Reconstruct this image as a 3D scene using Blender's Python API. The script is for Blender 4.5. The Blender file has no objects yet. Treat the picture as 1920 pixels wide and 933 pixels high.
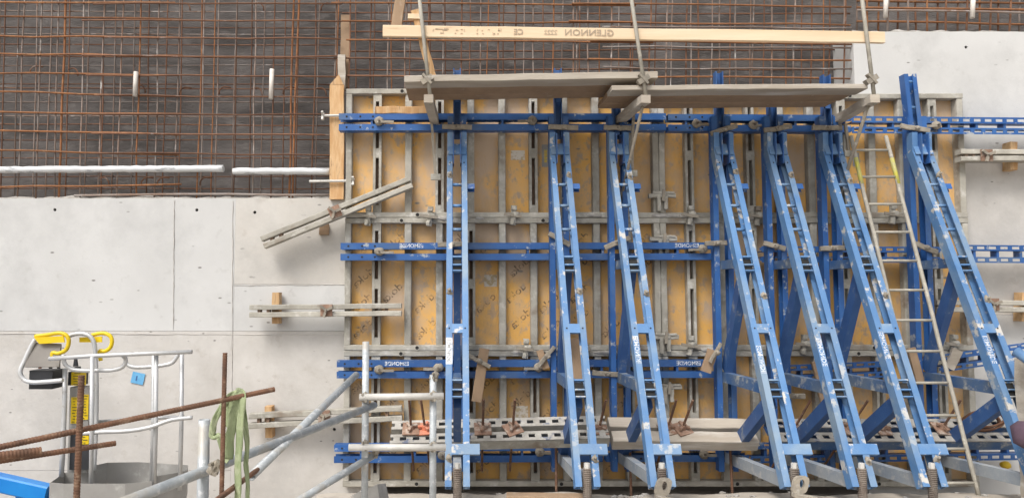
import bpy, bmesh, math, random
from mathutils import Vector, Matrix, noise
random.seed(7)
V = Vector
scene = bpy.context.scene
col = scene.collection

# ------------------------------------------------------------------ camera, sky, sun, exposure
F_PX, D, CZ = 1387.0, 7.75, 2.0            # focal length in photo pixels, metres camera-to-wall, eye height
VX, PITCH = 855.0, math.atan(88.5 / 1387.0)
cam_d = bpy.data.cameras.new('camera')
cam_d.sensor_width = 36.0
cam_d.lens = 36.0 * F_PX / 1920.0
cam_d.shift_x = (960.0 - VX) / 1920.0
cam_d.clip_start, cam_d.clip_end = 0.05, 500
cam = bpy.data.objects.new('camera', cam_d)
cam.location = (0, -D, CZ)
cam.rotation_euler = (math.pi / 2 + PITCH, 0, 0)
col.objects.link(cam)
scene.camera = cam

SUN = V((-0.42, -0.62, 0.95)).normalized()
world = bpy.data.worlds.new('World'); scene.world = world; world.use_nodes = True
wn, wl = world.node_tree.nodes, world.node_tree.links
sky = wn.new('ShaderNodeTexSky'); sky.sky_type = 'NISHITA'; sky.sun_disc = False
sky.sun_elevation = math.asin(SUN.z); sky.sun_rotation = math.atan2(SUN.x, SUN.y)
sky.dust_density = 4.0; sky.air_density = 1.0
hs = wn.new('ShaderNodeHueSaturation'); hs.inputs['Saturation'].default_value = 0.22   # overcast: grey-white sky
wl.new(sky.outputs[0], hs.inputs['Color'])
wl.new(hs.outputs[0], wn['Background'].inputs[0]); wn['Background'].inputs[1].default_value = 0.13
sl = bpy.data.lights.new('sun', 'SUN'); sl.energy = 1.5; sl.angle = math.radians(22); sl.color = (1, .955, .9)
so = bpy.data.objects.new('sun', sl); so.rotation_euler = SUN.to_track_quat('Z', 'Y').to_euler(); so.location = (-3, -9, 12)
col.objects.link(so)
scene.view_settings.view_transform = 'Standard'; scene.view_settings.look = 'None'
scene.view_settings.gamma = 1; scene.view_settings.exposure = 0.6

# ------------------------------------------------------------------ helpers
CP, SP = math.cos(PITCH), math.sin(PITCH)
def P(px, py, d):
    """point of the site seen at photo pixel (px, py), d metres in front of the wall face"""
    a, b = (px - VX) / F_PX, (466.5 - py) / F_PX
    k = (D - d) / (CP - b * SP)
    return V((a * k, -d, CZ + k * (SP + b * CP)))
def X(px, d, py=555): return P(px, py, d).x
def Z(py, d): return P(VX, py, d).z

class MB:
    def __init__(s): s.v, s.f, s.sm = [], [], False
    def add(s, vs, fs):
        o = len(s.v); s.v += [V(p) for p in vs]; s.f += [tuple(i + o for i in f) for f in fs]; return s
    def box(s, a, b):
        (x0, y0, z0), (x1, y1, z1) = a, b
        x0, x1 = min(x0, x1), max(x0, x1); y0, y1 = min(y0, y1), max(y0, y1); z0, z1 = min(z0, z1), max(z0, z1)
        return s.add([(x0,y0,z0),(x1,y0,z0),(x1,y1,z0),(x0,y1,z0),(x0,y0,z1),(x1,y0,z1),(x1,y1,z1),(x0,y1,z1)],
                     [(0,3,2,1),(4,5,6,7),(0,1,5,4),(1,2,6,5),(2,3,7,6),(3,0,4,7)])
    def frame(s, p0, p1, ref):
        a = (p1 - p0).normalized(); n = V(ref); n = (n - a * n.dot(a)).normalized()
        return a, n, a.cross(n)
    def sweep(s, prof, p0, p1, ref=(0,-1,0), seg=1, jit=0.0):
        p0, p1 = V(p0), V(p1); a, n, sd = s.frame(p0, p1, ref); m = len(prof); vs, fs = [], []
        for k in range(seg + 1):
            c = p0.lerp(p1, k / seg); js, jn = random.uniform(-jit, jit), random.uniform(-jit, jit)
            for (u, w) in prof:
                vs.append(c + sd * (u + js + random.uniform(-jit, jit) * .5) + n * (w + jn + random.uniform(-jit, jit) * .5))
        for k in range(seg):
            for i in range(m):
                j = (i + 1) % m
                fs.append((k*m+i, k*m+j, (k+1)*m+j, (k+1)*m+i))
        fs.append(tuple(reversed(range(m)))); fs.append(tuple(range(seg*m, seg*m+m)))
        return s.add(vs, fs)
    def beam(s, p0, p1, w, h, ref=(0,-1,0), seg=1, jit=0.0, ch=0.0):
        a, b = w / 2, h / 2
        if ch: pr = [(-a+ch,-b),(a-ch,-b),(a,-b+ch),(a,b-ch),(a-ch,b),(-a+ch,b),(-a,b-ch),(-a,-b+ch)]
        else: pr = [(-a,-b),(a,-b),(a,b),(-a,b)]
        return s.sweep(pr, p0, p1, ref, seg, jit)
    def channel(s, p0, p1, w, h, t, ref=(0,-1,0), op=1):
        a, b = w / 2, h / 2
        pr = [(-a,-b),(a,-b),(a,-b+t),(-a+t,-b+t),(-a+t,b-t),(a,b-t),(a,b),(-a,b)]
        if op < 0: pr = [(-u, w_) for u, w_ in reversed(pr)]
        return s.sweep(pr, p0, p1, ref)
    def tube(s, pts, r, n=10, cap=True, radii=None):
        pts = [V(p) for p in pts]; vs, fs = [], []; pn = None
        for k, p in enumerate(pts):
            t = (pts[min(k+1, len(pts)-1)] - pts[max(k-1, 0)]).normalized()
            if pn is None:
                pn = t.orthogonal().normalized()
            pn = (pn - t * pn.dot(t)).normalized(); b = t.cross(pn); rr = radii[k] if radii else r
            for i in range(n):
                q = 2 * math.pi * i / n; vs.append(p + (pn * math.cos(q) + b * math.sin(q)) * rr)
        for k in range(len(pts) - 1):
            for i in range(n):
                j = (i + 1) % n; fs.append((k*n+i, k*n+j, (k+1)*n+j, (k+1)*n+i))
        if cap: fs.append(tuple(reversed(range(n)))); fs.append(tuple(range((len(pts)-1)*n, len(pts)*n)))
        return s.add(vs, fs)
    def pipe(s, p0, p1, r, wall=.004, n=12):          # open-ended hollow tube
        p0, p1 = V(p0), V(p1); t = (p1 - p0).normalized(); u = t.orthogonal().normalized(); b = t.cross(u); vs, fs = [], []
        for (c, rr) in ((p0, r), (p1, r), (p1, r-wall), (p0, r-wall)):
            for i in range(n):
                q = 2*math.pi*i/n; vs.append(c + (u*math.cos(q) + b*math.sin(q))*rr)
        for k in range(4):
            for i in range(n):
                j = (i+1) % n; l = (k+1) % 4; fs.append((k*n+i, k*n+j, l*n+j, l*n+i))
        return s.add(vs, fs)
    def rebar(s, p0, p1, r, pitch=.012, n=8):          # ribbed bar
        p0, p1 = V(p0), V(p1); L = (p1-p0).length; m = max(2, int(L/pitch)); pts, ra = [], []
        for k in range(m):
            for (f, q) in ((.0, r), (.35, r), (.5, r*1.09), (.8, r*1.09)):
                pts.append(p0.lerp(p1, min(1, (k+f)/m))); ra.append(q)
        return s.tube(pts, r, n, True, ra)
    def lump(s, c, r, seed=0, sq=(1,1,1), amp=.35):    # uneven cement lump
        bm = bmesh.new(); bmesh.ops.create_icosphere(bm, subdivisions=2, radius=1)
        vs = []
        for v in bm.verts:
            k = 1 + amp * noise.noise(v.co * 1.7 + V((seed*3.1, seed*1.7, 5))); vs.append(V(c) + V((v.co.x*sq[0], v.co.y*sq[1], v.co.z*sq[2])) * r * k)
        bm.verts.index_update(); fs = [tuple(v.index for v in f.verts) for f in bm.faces]; bm.free()
        return s.add(vs, fs)
    def build(s, name, mat, parent=None, smooth=False, origin=None):
        o0 = V((0,0,0))
        if parent is not None:
            q = parent
            while q is not None: o0 += q.location; q = q.parent
        elif origin is not None: o0 = V(origin)
        else:
            xs = [p.x for p in s.v]; ys = [p.y for p in s.v]; zs = [p.z for p in s.v]
            o0 = V(((min(xs)+max(xs))/2, (min(ys)+max(ys))/2, min(zs)))
        me = bpy.data.meshes.new(name)
        me.from_pydata([p - o0 for p in s.v], [], s.f); me.update()
        bm = bmesh.new(); bm.from_mesh(me); bmesh.ops.recalc_face_normals(bm, faces=bm.faces); bm.to_mesh(me); bm.free()
        if smooth:
            for p in me.polygons: p.use_smooth = len(p.vertices) <= 4
        me.materials.append(mat)
        o = bpy.data.objects.new(name, me); col.objects.link(o)
        if parent is not None: o.parent = parent
        else: o.location = o0
        return o

def tag(o, label=None, cat=None, group=None, kind=None):
    if label: o['label'] = label
    if cat: o['category'] = cat
    if group: o['group'] = group
    if kind: o['kind'] = kind
    return o
def thing(name, loc, label, cat, group=None):
    e = bpy.data.objects.new(name, None); e.location = loc; e.empty_display_size = .1; col.objects.link(e)
    return tag(e, label, cat, group)
def copy_tree(o, parent=None):
    c = o.copy(); col.objects.link(c); c.parent = parent
    for ch in o.children: copy_tree(ch, c)
    return c
_txt = {}
def text_geo(s, spacing=1.0):
    if s not in _txt:
        cu = bpy.data.curves.new('t', 'FONT'); cu.body = s; cu.size = 1; cu.resolution_u = 2; cu.align_x = 'CENTER'; cu.align_y = 'CENTER'; cu.space_character = spacing
        cu.offset = .015
        ob = bpy.data.objects.new('t', cu); col.objects.link(ob); dg = bpy.context.evaluated_depsgraph_get()
        me = bpy.data.meshes.new_from_object(ob.evaluated_get(dg))
        _txt[s] = ([v.co.copy() for v in me.vertices], [tuple(p.vertices) for p in me.polygons])
        bpy.data.objects.remove(ob); bpy.data.curves.remove(cu); bpy.data.meshes.remove(me)
    return _txt[s]
def text(name, s, mat, parent, c, xd, yd, size, mirror=True, sx=1.0):
    vs, fs = text_geo(s); xd, yd = V(xd).normalized(), V(yd).normalized(); m = MB(); k = -1 if mirror else 1
    m.add([V(c) + xd * (v.x * k * size * sx) + yd * (v.y * size) for v in vs], fs)
    return m.build(name, mat, parent)

ORD = ('first','second','third','fourth','fifth','sixth','last')
# ------------------------------------------------------------------ materials
def mat(name, c1, c2, scale=6, rough=.8, metal=0, bump=.15, bscale=60, c3=None, c3lo=.62, c3hi=.7, c3scale=20, stretch=(1,1,1), lo=.35, hi=.65, rand=.12, detail=8, speck=None, patch=None, worn=None):
    m = bpy.data.materials.new(name); m.use_nodes = True; N, L = m.node_tree.nodes, m.node_tree.links
    b = N['Principled BSDF']; b.inputs['Roughness'].default_value = rough; b.inputs['Metallic'].default_value = metal
    tc = N.new('ShaderNodeTexCoord'); oi = N.new('ShaderNodeObjectInfo')
    ml = N.new('ShaderNodeMath'); ml.operation = 'MULTIPLY'; ml.inputs[1].default_value = 57.0; L.new(oi.outputs['Random'], ml.inputs[0])
    ad = N.new('ShaderNodeVectorMath'); ad.operation = 'ADD'; L.new(tc.outputs['Object'], ad.inputs[0]); L.new(ml.outputs[0], ad.inputs[1])
    mp = N.new('ShaderNodeMapping'); mp.inputs['Scale'].default_value = stretch; L.new(ad.outputs[0], mp.inputs[0])
    def nz(sc, det=detail, ro=.6):
        n = N.new('ShaderNodeTexNoise'); n.inputs['Scale'].default_value = sc; n.inputs['Detail'].default_value = det; n.inputs['Roughness'].default_value = ro
        L.new(mp.outputs[0], n.inputs['Vector']); return n
    def ramp(src, lo_, hi_):
        r = N.new('ShaderNodeMapRange'); r.inputs[1].default_value = lo_; r.inputs[2].default_value = hi_; L.new(src, r.inputs[0]); return r
    def mix(f, a, bb):
        x = N.new('ShaderNodeMix'); x.data_type = 'RGBA'; L.new(f, x.inputs[0])
        for sock, val in ((x.inputs[6], a), (x.inputs[7], bb)):
            if isinstance(val, tuple): sock.default_value = (*val, 1)
            else: L.new(val, sock)
        return x.outputs[2]
    c = mix(ramp(nz(scale).outputs[0], lo, hi).outputs[0], c1, c2)
    if c3: c = mix(ramp(nz(c3scale, 6, .65).outputs[0], c3lo, c3hi).outputs[0], c, c3)
    if patch:
        pc, plo, phi, psc = patch; c = mix(ramp(nz(psc, 5, .55).outputs[0], plo, phi).outputs[0], c, pc)
    if speck:                                             # air holes and scuffs left by the form face
        vo = N.new('ShaderNodeTexVoronoi'); vo.inputs['Scale'].default_value = speck; vo.inputs['Randomness'].default_value = 1
        sm = N.new('ShaderNodeMapping'); sm.inputs['Scale'].default_value = (.55,1,1.3); sm.inputs['Rotation'].default_value = (0,.5,0); L.new(ad.outputs[0], sm.inputs[0]); L.new(sm.outputs[0], vo.inputs['Vector'])
        r1 = ramp(vo.outputs['Distance'], .15, .09); r2 = ramp(nz(2.3, 3).outputs[0], .48, .56); r3 = N.new('ShaderNodeMath'); r3.operation = 'GREATER_THAN'; r3.inputs[1].default_value = .55
        sx = N.new('ShaderNodeSeparateColor'); L.new(vo.outputs['Color'], sx.inputs[0]); L.new(sx.outputs[0], r3.inputs[0])
        m1 = N.new('ShaderNodeMath'); m1.operation = 'MULTIPLY'; L.new(r1.outputs[0], m1.inputs[0]); L.new(r2.outputs[0], m1.inputs[1])
        m2 = N.new('ShaderNodeMath'); m2.operation = 'MULTIPLY'; L.new(m1.outputs[0], m2.inputs[0]); L.new(r3.outputs[0], m2.inputs[1])
        c = mix(m2.outputs[0], c, (.20,.19,.175))
        pt = ramp(nz(.9, 10, .7).outputs[0], .50, .66); c = mix(pt.outputs[0], c, tuple(q*.80 for q in c2))
    hv = N.new('ShaderNodeHueSaturation'); L.new(c, hv.inputs['Color'])
    rv = N.new('ShaderNodeMapRange'); rv.inputs[3].default_value = 1 - rand; rv.inputs[4].default_value = 1 + rand; L.new(oi.outputs['Random'], rv.inputs[0]); L.new(rv.outputs[0], hv.inputs['Value'])
    L.new(hv.outputs[0], b.inputs['Base Color'])
    if worn: L.new(ramp(nz(worn[0], 6, .7).outputs[0], worn[1], worn[2]).outputs[0], b.inputs['Alpha'])
    if bump:
        bp = N.new('ShaderNodeBump'); bp.inputs['Strength'].default_value = bump; bp.inputs['Distance'].default_value = .01
        L.new(nz(bscale, 4).outputs[0], bp.inputs['Height']); L.new(bp.outputs[0], b.inputs['Normal'])
    return m
M = {}
M['concrete'] = mat('cast_concrete', (.54,.535,.52), (.61,.605,.59), 1.3, .85, 0, .12, 45, (.47,.46,.44), .60, .74, 5, rand=.03, speck=11)
M['concrete_warm'] = mat('cast_concrete_warm', (.52,.49,.445), (.59,.565,.525), 1.6, .85, 0, .15, 40, (.45,.41,.36), .58, .75, 5, rand=.03, speck=9)
M['concrete_low'] = mat('cast_concrete_rough', (.50,.475,.44), (.585,.56,.525), 2.6, .88, 0, .45, 16, (.43,.395,.35), .58, .76, 5, rand=.03, speck=15)
M['rough_concrete'] = mat('broken_concrete', (.30,.28,.25), (.48,.46,.43), 9, .95, 0, .6, 30)
M['dark_hole'] = mat('dark_hole', (.015,.014,.013), (.03,.028,.026), 8, .9, 0, 0)
M['membrane'] = mat('geotextile_membrane', (.078,.070,.066), (.168,.153,.145), 3.2, .95, 0, 1.0, 55, (.23,.21,.197), .54, .74, 7, stretch=(.45,1,1.8), rand=0)
M['rust'] = mat('rusty_bar', (.31,.13,.05), (.18,.082,.04), 9, .9, 0, .2, 90, (.36,.20,.10), .55, .75, 14, rand=.25)
M['rust_dark'] = mat('dark_rusty_bar', (.13,.062,.038), (.20,.10,.055), 7, .9, 0, .2, 90, (.30,.27,.25), .6, .75, 5, rand=.3)
M['bar_grey'] = mat('cement_splashed_bar', (.27,.24,.22), (.20,.12,.08), 3, .9, 0, .2, 90, (.5,.48,.46), .58, .7, 4, rand=.25)
M['rust_big'] = mat('rusty_ribbed_bar', (.20,.10,.058), (.105,.058,.038), 10, .9, 0, .3, 120, (.31,.21,.14), .54, .70, 22, rand=.1)
M['form_steel'] = mat('cement_caked_steel', (.46,.435,.375), (.31,.29,.245), 5, .85, 0, .5, 30, (.57,.55,.50), .54, .70, 9, rand=.12, patch=((.24,.195,.15), .60, .72, 3.0))
M['form_rust'] = mat('rusty_slot', (.25,.165,.115), (.13,.085,.06), 9, .9, 0, .2, 40)
M['ply'] = mat('yellow_form_ply', (.71,.40,.105), (.62,.385,.165), 4.5, .7, 0, .4, 22, (.41,.31,.22), .52, .63, 10, stretch=(1.1,1,.8), lo=.40, hi=.60, rand=.1, patch=((.50,.37,.255), .48, .61, 1.6), speck=7)
M['ply_print'] = mat('faded_print', (.19,.145,.10), (.28,.205,.13), 22, .8, 0, 0, lo=.44, hi=.56, worn=(15, .44, .66))
M['blue'] = mat('blue_paint', (.020,.088,.285), (.034,.120,.335), 4, .45, 0, .12, 60, (.36,.39,.42), .60, .66, 9, rand=.12, patch=((.07,.13,.25), .52, .7, 2.5))  # deeper copy of the blue, the uprights' shade is in its colour
M['blue_dusty_skylit'] = mat('skylit_dusty_blue_paint', (.075,.185,.385), (.115,.235,.43), 3, .5, 0, .2, 50, (.53,.51,.47), .575, .625, 7.5, rand=.09, patch=((.21,.29,.38), .46, .66, 2.2))  # paler copy: sky light on the tilted struts mixed into the colour, plus dust
M['blue_inner'] = mat('dark_blue_paint', (.024,.080,.235), (.045,.115,.285), 4, .5, 0, .15, 60, (.25,.27,.29), .58, .72, 8, rand=.08)
M['blue_grey'] = mat('cement_dusted_blue_paint', (.035,.105,.26), (.13,.175,.235), 4, .6, 0, .25, 50, (.38,.38,.36), .55, .66, 9, rand=.08)
M['white_print'] = mat('white_lettering', (.72,.74,.77), (.55,.6,.68), 20, .6, 0, 0, worn=(26, .36, .50))
M['timber_new'] = mat('new_timber', (.78,.63,.45), (.71,.54,.35), 5, .75, 0, .15, 50, (.48,.29,.15), .68, .74, 3.5, stretch=(.15,1,1.8), rand=.06)
M['timber_orange'] = mat('orange_timber', (.50,.29,.13), (.62,.42,.23), 7, .8, 0, .35, 50, (.30,.165,.08), .56, .66, 7, stretch=(2.5,1,.35), rand=.1, lo=.42, hi=.58)
M['timber_grey'] = mat('weathered_board', (.40,.345,.28), (.50,.45,.38), 5, .9, 0, .35, 40, (.62,.585,.53), .54, .70, 6, stretch=(.25,1,2), rand=.1, patch=((.31,.25,.19), .58, .72, 3))
M['timber_brown'] = mat('brown_weathered_board', (.36,.25,.16), (.28,.19,.12), 5, .9, 0, .3, 40, (.46,.38,.29), .6, .75, 5, stretch=(1.3,1,.4), rand=.12)
M['stamp'] = mat('grey_ink_stamp', (.36,.29,.22), (.50,.38,.26), 40, .8, 0, 0)
M['wedge'] = mat('cement_caked_wedge', (.33,.29,.23), (.24,.215,.18), 12, .9, 0, .5, 40, (.47,.44,.39), .58, .72, 14, rand=.15)
M['plate_rust'] = mat('rusty_plate', (.33,.215,.155), (.24,.14,.095), 12, .85, 0, .3, 50, (.45,.38,.32), .52, .64, 9, rand=.12)
M['plate_orange'] = mat('orange_marked_plate', (.62,.21,.12), (.42,.22,.15), 14, .8, 0, .3, 50)
M['galv'] = mat('galvanised_tube', (.33,.355,.37), (.45,.475,.485), 14, .5, .15, .12, 60, (.58,.59,.59), .54, .64, 24, rand=.08, patch=((.40,.38,.34), .55, .66, 5))
M['galv_cement'] = mat('cement_splashed_tube', (.50,.485,.45), (.62,.60,.56), 8, .6, .15, .25, 50, (.36,.34,.30), .6, .72, 10, rand=.06)
M['alu'] = mat('brushed_aluminium_tube', (.50,.51,.51), (.60,.60,.60), 8, .4, .3, .05, 60, (.42,.41,.39), .58, .7, 16, rand=.05)
M['sheet_steel'] = mat('grey_sheet_steel', (.27,.26,.245), (.34,.33,.31), 4, .5, .1, .1, 40, (.42,.41,.39), .58, .72, 8, rand=.05)
M['cover'] = mat('brown_grey_cover', (.20,.18,.16), (.25,.23,.205), 4, .6, 0, .1, 40)
M['cement_white'] = mat('cement_washed_steel', (.46,.44,.40), (.31,.29,.255), 7, .9, 0, .4, 40, (.13,.15,.21), .56, .64, 10)
M['base_grey'] = mat('cement_coated_blue', (.36,.38,.39), (.22,.27,.34), 4, .8, 0, .3, 40, (.47,.46,.44), .54, .68, 8, rand=.08)
M['black'] = mat('black_plastic', (.02,.021,.024), (.035,.037,.042), 6, .5, 0, .05, 60)
M['yellow'] = mat('yellow_plastic', (.78,.56,.01), (.72,.50,.01), 6, .4, 0, .05, 60, (.6,.5,.2), .68, .76, 14)
M['lift_blue'] = mat('bright_blue_paint', (.01,.20,.62), (.015,.25,.68), 4, .35, 0, .03, 40)
M['tape'] = mat('light_blue_tape', (.17,.47,.74), (.12,.38,.66), 15, .7, 0, .1, 40)
M['strap'] = mat('green_webbing', (.36,.41,.235), (.27,.33,.175), 6, .9, 0, .5, 160, (.46,.49,.33), .55, .7, 9)
M['pvc'] = mat('white_plastic', (.78,.79,.79), (.70,.72,.73), 4, .6, 0, .3, 40, (.42,.43,.44), .57, .64, 9, stretch=(.5,1,1.5))
M['torn'] = mat('torn_sticker', (.60,.55,.48), (.44,.35,.22), 18, .8, 0, .2, 50, lo=.46, hi=.54)
M['pvc_warm'] = mat('off_white_plastic', (.60,.55,.49), (.70,.66,.61), 10, .7, 0, .2, 60, (.42,.36,.30), .56, .7, 12)
M['ground'] = mat('cement_dusted_ground', (.36,.315,.26), (.46,.415,.355), 2.4, .95, 0, .6, 14, (.27,.235,.19), .58, .74, 5, rand=0)
M['ladder'] = mat('dusty_ladder_rail', (.40,.37,.31), (.30,.28,.235), 9, .7, 0, .2, 60, (.55,.52,.44), .56, .7, 12, rand=.05)
M['spindle'] = mat('rusty_threaded_spindle', (.13,.10,.08), (.21,.18,.15), 12, .8, .2, .2, 60, rand=.15)
M['purple'] = mat('dark_purple_cloth', (.075,.045,.065), (.11,.07,.09), 6, .9, 0, .3, 40)
M['lemon'] = mat('yellow_cap', (.75,.50,.02), (.66,.42,.02), 8, .5, 0, .05, 40)
M['lime'] = mat('yellow_marker_paint', (.62,.58,.05), (.45,.42,.2), 14, .7, 0, .1, 60)

# ------------------------------------------------------------------ setting: ground and excavation face
def ground_h(x, d):
    t = min(1, max(0, (d - .5) / .75)); t = t*t*(3-2*t)
    h = -.03 + .32 * t
    lim = -1.22 - max(0, d - 3.0) * .9
    k = min(1, max(0, (lim - x) / .25)); k = k*k*(3-2*k)
    if d > 6.2: k *= max(0, 1 - (d - 6.2) / .6)
    h = h * (1 - k) - 1.65 * k
    return h + .035 * noise.noise(V((x*1.7, d*1.7, 0))) + .015 * noise.noise(V((x*7, d*7, 3)))
m = MB(); nx, ny = 150, 110
xs = [-16 + 36 * i / nx for i in range(nx+1)]
xs = sorted(xs + [-3 + 9*i/110 for i in range(111)]); nx = len(xs)-1
ds = sorted([-.5 + 22 * j / 60 for j in range(61)] + [.02 + 2.6*j/70 for j in range(71)]); ny = len(ds)-1
m.add([(x, -d, ground_h(x, d)) for d in ds for x in xs], [(j*(nx+1)+i, j*(nx+1)+i+1, (j+1)*(nx+1)+i+1, (j+1)*(nx+1)+i) for j in range(ny) for i in range(nx)])
tag(m.build('ground', M['ground'], smooth=True, origin=(0,0,0)), kind='structure')

m = MB(); NX, NZ = 260, 100
def face_y(x, z):
    y = .50 + .06 * noise.noise(V((x*.5, z*.4, 1))) + .025 * noise.noise(V((x*1.6, z*2.2, 7)))
    r = max(0, min(1, (x - .2) / 1.5))
    y += r * .05 * noise.noise(V((x*2.6, z*3.6, 9))) + r * .03 * abs(noise.noise(V((x*5, z*6, 2))))
    return y
m.add([(-10 + 21*i/NX, face_y(-10+21*i/NX, -1.9+10*j/NZ), -1.9 + 10*j/NZ) for j in range(NZ+1) for i in range(NX+1)],
      [(j*(NX+1)+i, j*(NX+1)+i+1, (j+1)*(NX+1)+i+1, (j+1)*(NX+1)+i) for j in range(NZ) for i in range(NX)])
tag(m.build('excavation_face', M['membrane'], smooth=True, origin=(0,0,0)), kind='structure')

# ------------------------------------------------------------------ cast concrete walls, built of panel fields with real joints and tie holes
def wall_field(parent, x0, x1, z0, z1, mt, holes=(), proud=0.0, thick=.03):
    """one cast field: front sheet with recessed round tie holes, joints left open round it"""
    g = .0015; x0 += g; x1 -= g; z0 += g; z1 -= g; r = .022
    xs = sorted({x0, x1, *[hx-r for hx, hz in holes], *[hx+r for hx, hz in holes]})
    zs = sorted({z0, z1, *[hz-r for hx, hz in holes], *[hz+r for hx, hz in holes]})
    m = MB(); y = -proud
    for i in range(len(xs)-1):
        for j in range(len(zs)-1):
            a, b, c, e = xs[i], xs[i+1], zs[j], zs[j+1]
            hit = [h for h in holes if a < h[0] < b and c < h[1] < e]
            if not hit:
                m.add([(a,y,c),(b,y,c),(b,y,e),(a,y,e)], [(0,1,2,3)]); continue
            hx, hz = hit[0]
            sq = [(a,c),((a+b)/2,c),(b,c),(b,(c+e)/2),(b,e),((a+b)/2,e),(a,e),(a,(c+e)/2)]
            ci = [(hx + r*.8*math.cos(math.pi*(1.25+k/4)), hz + r*.8*math.sin(math.pi*(1.25+k/4))) for k in range(8)]
            m.add([(p[0],y,p[1]) for p in sq] + [(p[0],y,p[1]) for p in ci] + [(p[0],y+.025,p[1]) for p in ci],
                  [(k,(k+1)%8,8+(k+1)%8,8+k) for k in range(8)] + [(8+k,8+(k+1)%8,16+(k+1)%8,16+k) for k in range(8)] + [tuple(range(16,24))])
    for (a, b, c, e) in ((x0,x1,z0,z0),(x0,x1,z1,z1),(x0,x0,z0,z1),(x1,x1,z0,z1)):
        if c == e: m.add([(a,y,c),(b,y,c),(b,y+thick,c),(a,y+thick,c)], [(0,1,2,3)])
        else: m.add([(a,y,c),(a,y,e),(a,y+thick,e),(a,y+thick,c)], [(0,1,2,3)])
    f = m.build('cast_panel', mt, parent)
    if holes:
        k = MB()
        for hx, hz in holes: k.tube([(hx, y+.018, hz), (hx, y+.024, hz)], r*.79, 8)
        k.build('tie_hole', M['dark_hole'], f)
    return f
def rough_top(parent, x0, x1, z, y0, y1, amp=.03):
    m = MB(); n = int((x1-x0)/.05); k = 6
    vs = []
    for j in range(k+1):
        for i in range(n+1):
            x = x0+(x1-x0)*i/n; y = y0+(y1-y0)*j/k
            e = 0 if j in (0, k) else 1
            vs.append((x, y, z + (.010 + .6*amp*e) + amp*noise.noise(V((x*6, y*9, 4))) * (.45+.55*e)))
    m.add(vs, [(j*(n+1)+i, j*(n+1)+i+1, (j+1)*(n+1)+i+1, (j+1)*(n+1)+i) for j in range(k) for i in range(n)])
    for i in range(n):
        a, b = vs[i], vs[i+1]; m.add([a, b, (b[0],b[1],z-.03), (a[0],a[1],z-.03)], [(0,1,2,3)])
    return m.build('rough_top', M['rough_concrete'], parent, smooth=True)

zt = Z(372, 0); xa = X(440, 0, 500); xb = X(328, 0, 500); xe = X(706, 0)
wl_ = thing('concrete_wall', (-4, .2, -1.9), 'pale cast concrete wall beside the yellow formwork, rusty bars rising from its top', 'wall')
MB().box((-11,.03,-1.9), (xe,.42,zt)).build('core', M['concrete_low'], wl_)
hz = lambda *ps: [(P(a,b,0).x, P(a,b,0).z) for a, b in ps]
z620, z533, z880 = Z(620,0), Z(533,0), Z(881,0)
wall_field(wl_, -11, xa, z620, zt, M['concrete'], hz((103,393),(369,393.5)), .001)
wall_field(wl_, xa, xe, z533, zt, M['concrete_warm'], hz((478,398)), .007)
wall_field(wl_, xa, xe, z620, z533, M['concrete'], (), .004)
wall_field(wl_, -11, xa, z880, z620, M['concrete_low'], (), .003)
wall_field(wl_, xa, xe, z880-.5, z620, M['concrete_low'], hz((627,804)), .006)
wall_field(wl_, -11, xa, -1.9, z880, M['concrete_low'], (), .002)
rough_top(wl_, -11, xe, zt, .012, .42)
mj = MB()                                       # proud cement fins along the joints
for (a, b) in ((P(437,376,0), P(434,870,0)), (P(0,623,0)-V((3,0,0)), P(645,627,0)), (P(440,535,0), P(645,533,0)), (P(327,376,0), P(325,618,0))):
    n = 50; pts = [a.lerp(b, i/n) + V((random.uniform(-.003,.003), -.006, random.uniform(-.003,.003))) for i in range(n+1)]
    mj.tube(pts, .004, 5, True, [random.uniform(.0015,.0065) for _ in pts])
mj.build('cement_fin', M['concrete_low'], wl_)

zr = Z(60, 0); xr = X(1600, 0, 100)
wr = thing('concrete_wall', (7, .2, -.1), 'tall bare concrete wall behind the far end of the formwork, ragged top edge', 'wall')
MB().box((xr,.03,-.1), (12,.42,zr)).build('core', M['concrete'], wr)
wall_field(wr, xr, 12, Z(305,0), zr, M['concrete'], hz((1811,89)), .004)
wall_field(wr, xr, 12, Z(590,0), Z(305,0), M['concrete_low'], (), .001)
wall_field(wr, xr, 12, -.1, Z(590,0), M['concrete'], (), .005)
rough_top(wr, xr, 12, zr, .012, .42, .04)

# ------------------------------------------------------------------ reinforcement mats: every bar is a part of its mat
def bar(parent, name, p0, p1, r, mt, wob=.008, seg=5):
    p0, p1 = V(p0), V(p1); pts = [p0.lerp(p1, i/seg) + (V((random.uniform(-wob,wob), random.uniform(-wob,wob)*.5, random.uniform(-wob,wob)))) for i in range(seg+1)]
    return MB().tube(pts, r, 6).build(name, mt, parent, smooth=True)
def mats(k): return random.choice([M['rust'], M['rust_dark'], M['rust_dark'], M['bar_grey']] if k == 0 else [M['bar_grey'], M['bar_grey'], M['bar_grey'], M['rust_dark']])
d1, d2 = -.06, -.36
ra = thing('rebar_mat', (-3, .06, zt), 'bright rusty outer rebar mat above the pale wall with lapped horizontal bars', 'rebar')
for i, px in enumerate([-40,-4,36,71,105,114,152,186,222,257,293,330,373,407,437,476,510,545,551,587,622]):
    top = P(px + random.uniform(6,14), -90, d1); bot = P(px - 3, 378, d1)
    bar(ra, 'vertical_bar', bot, top, .0088 if px not in (114,545,551) else .012, M['rust'] if px in (114,373,545,551,257) else mats(1))
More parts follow.
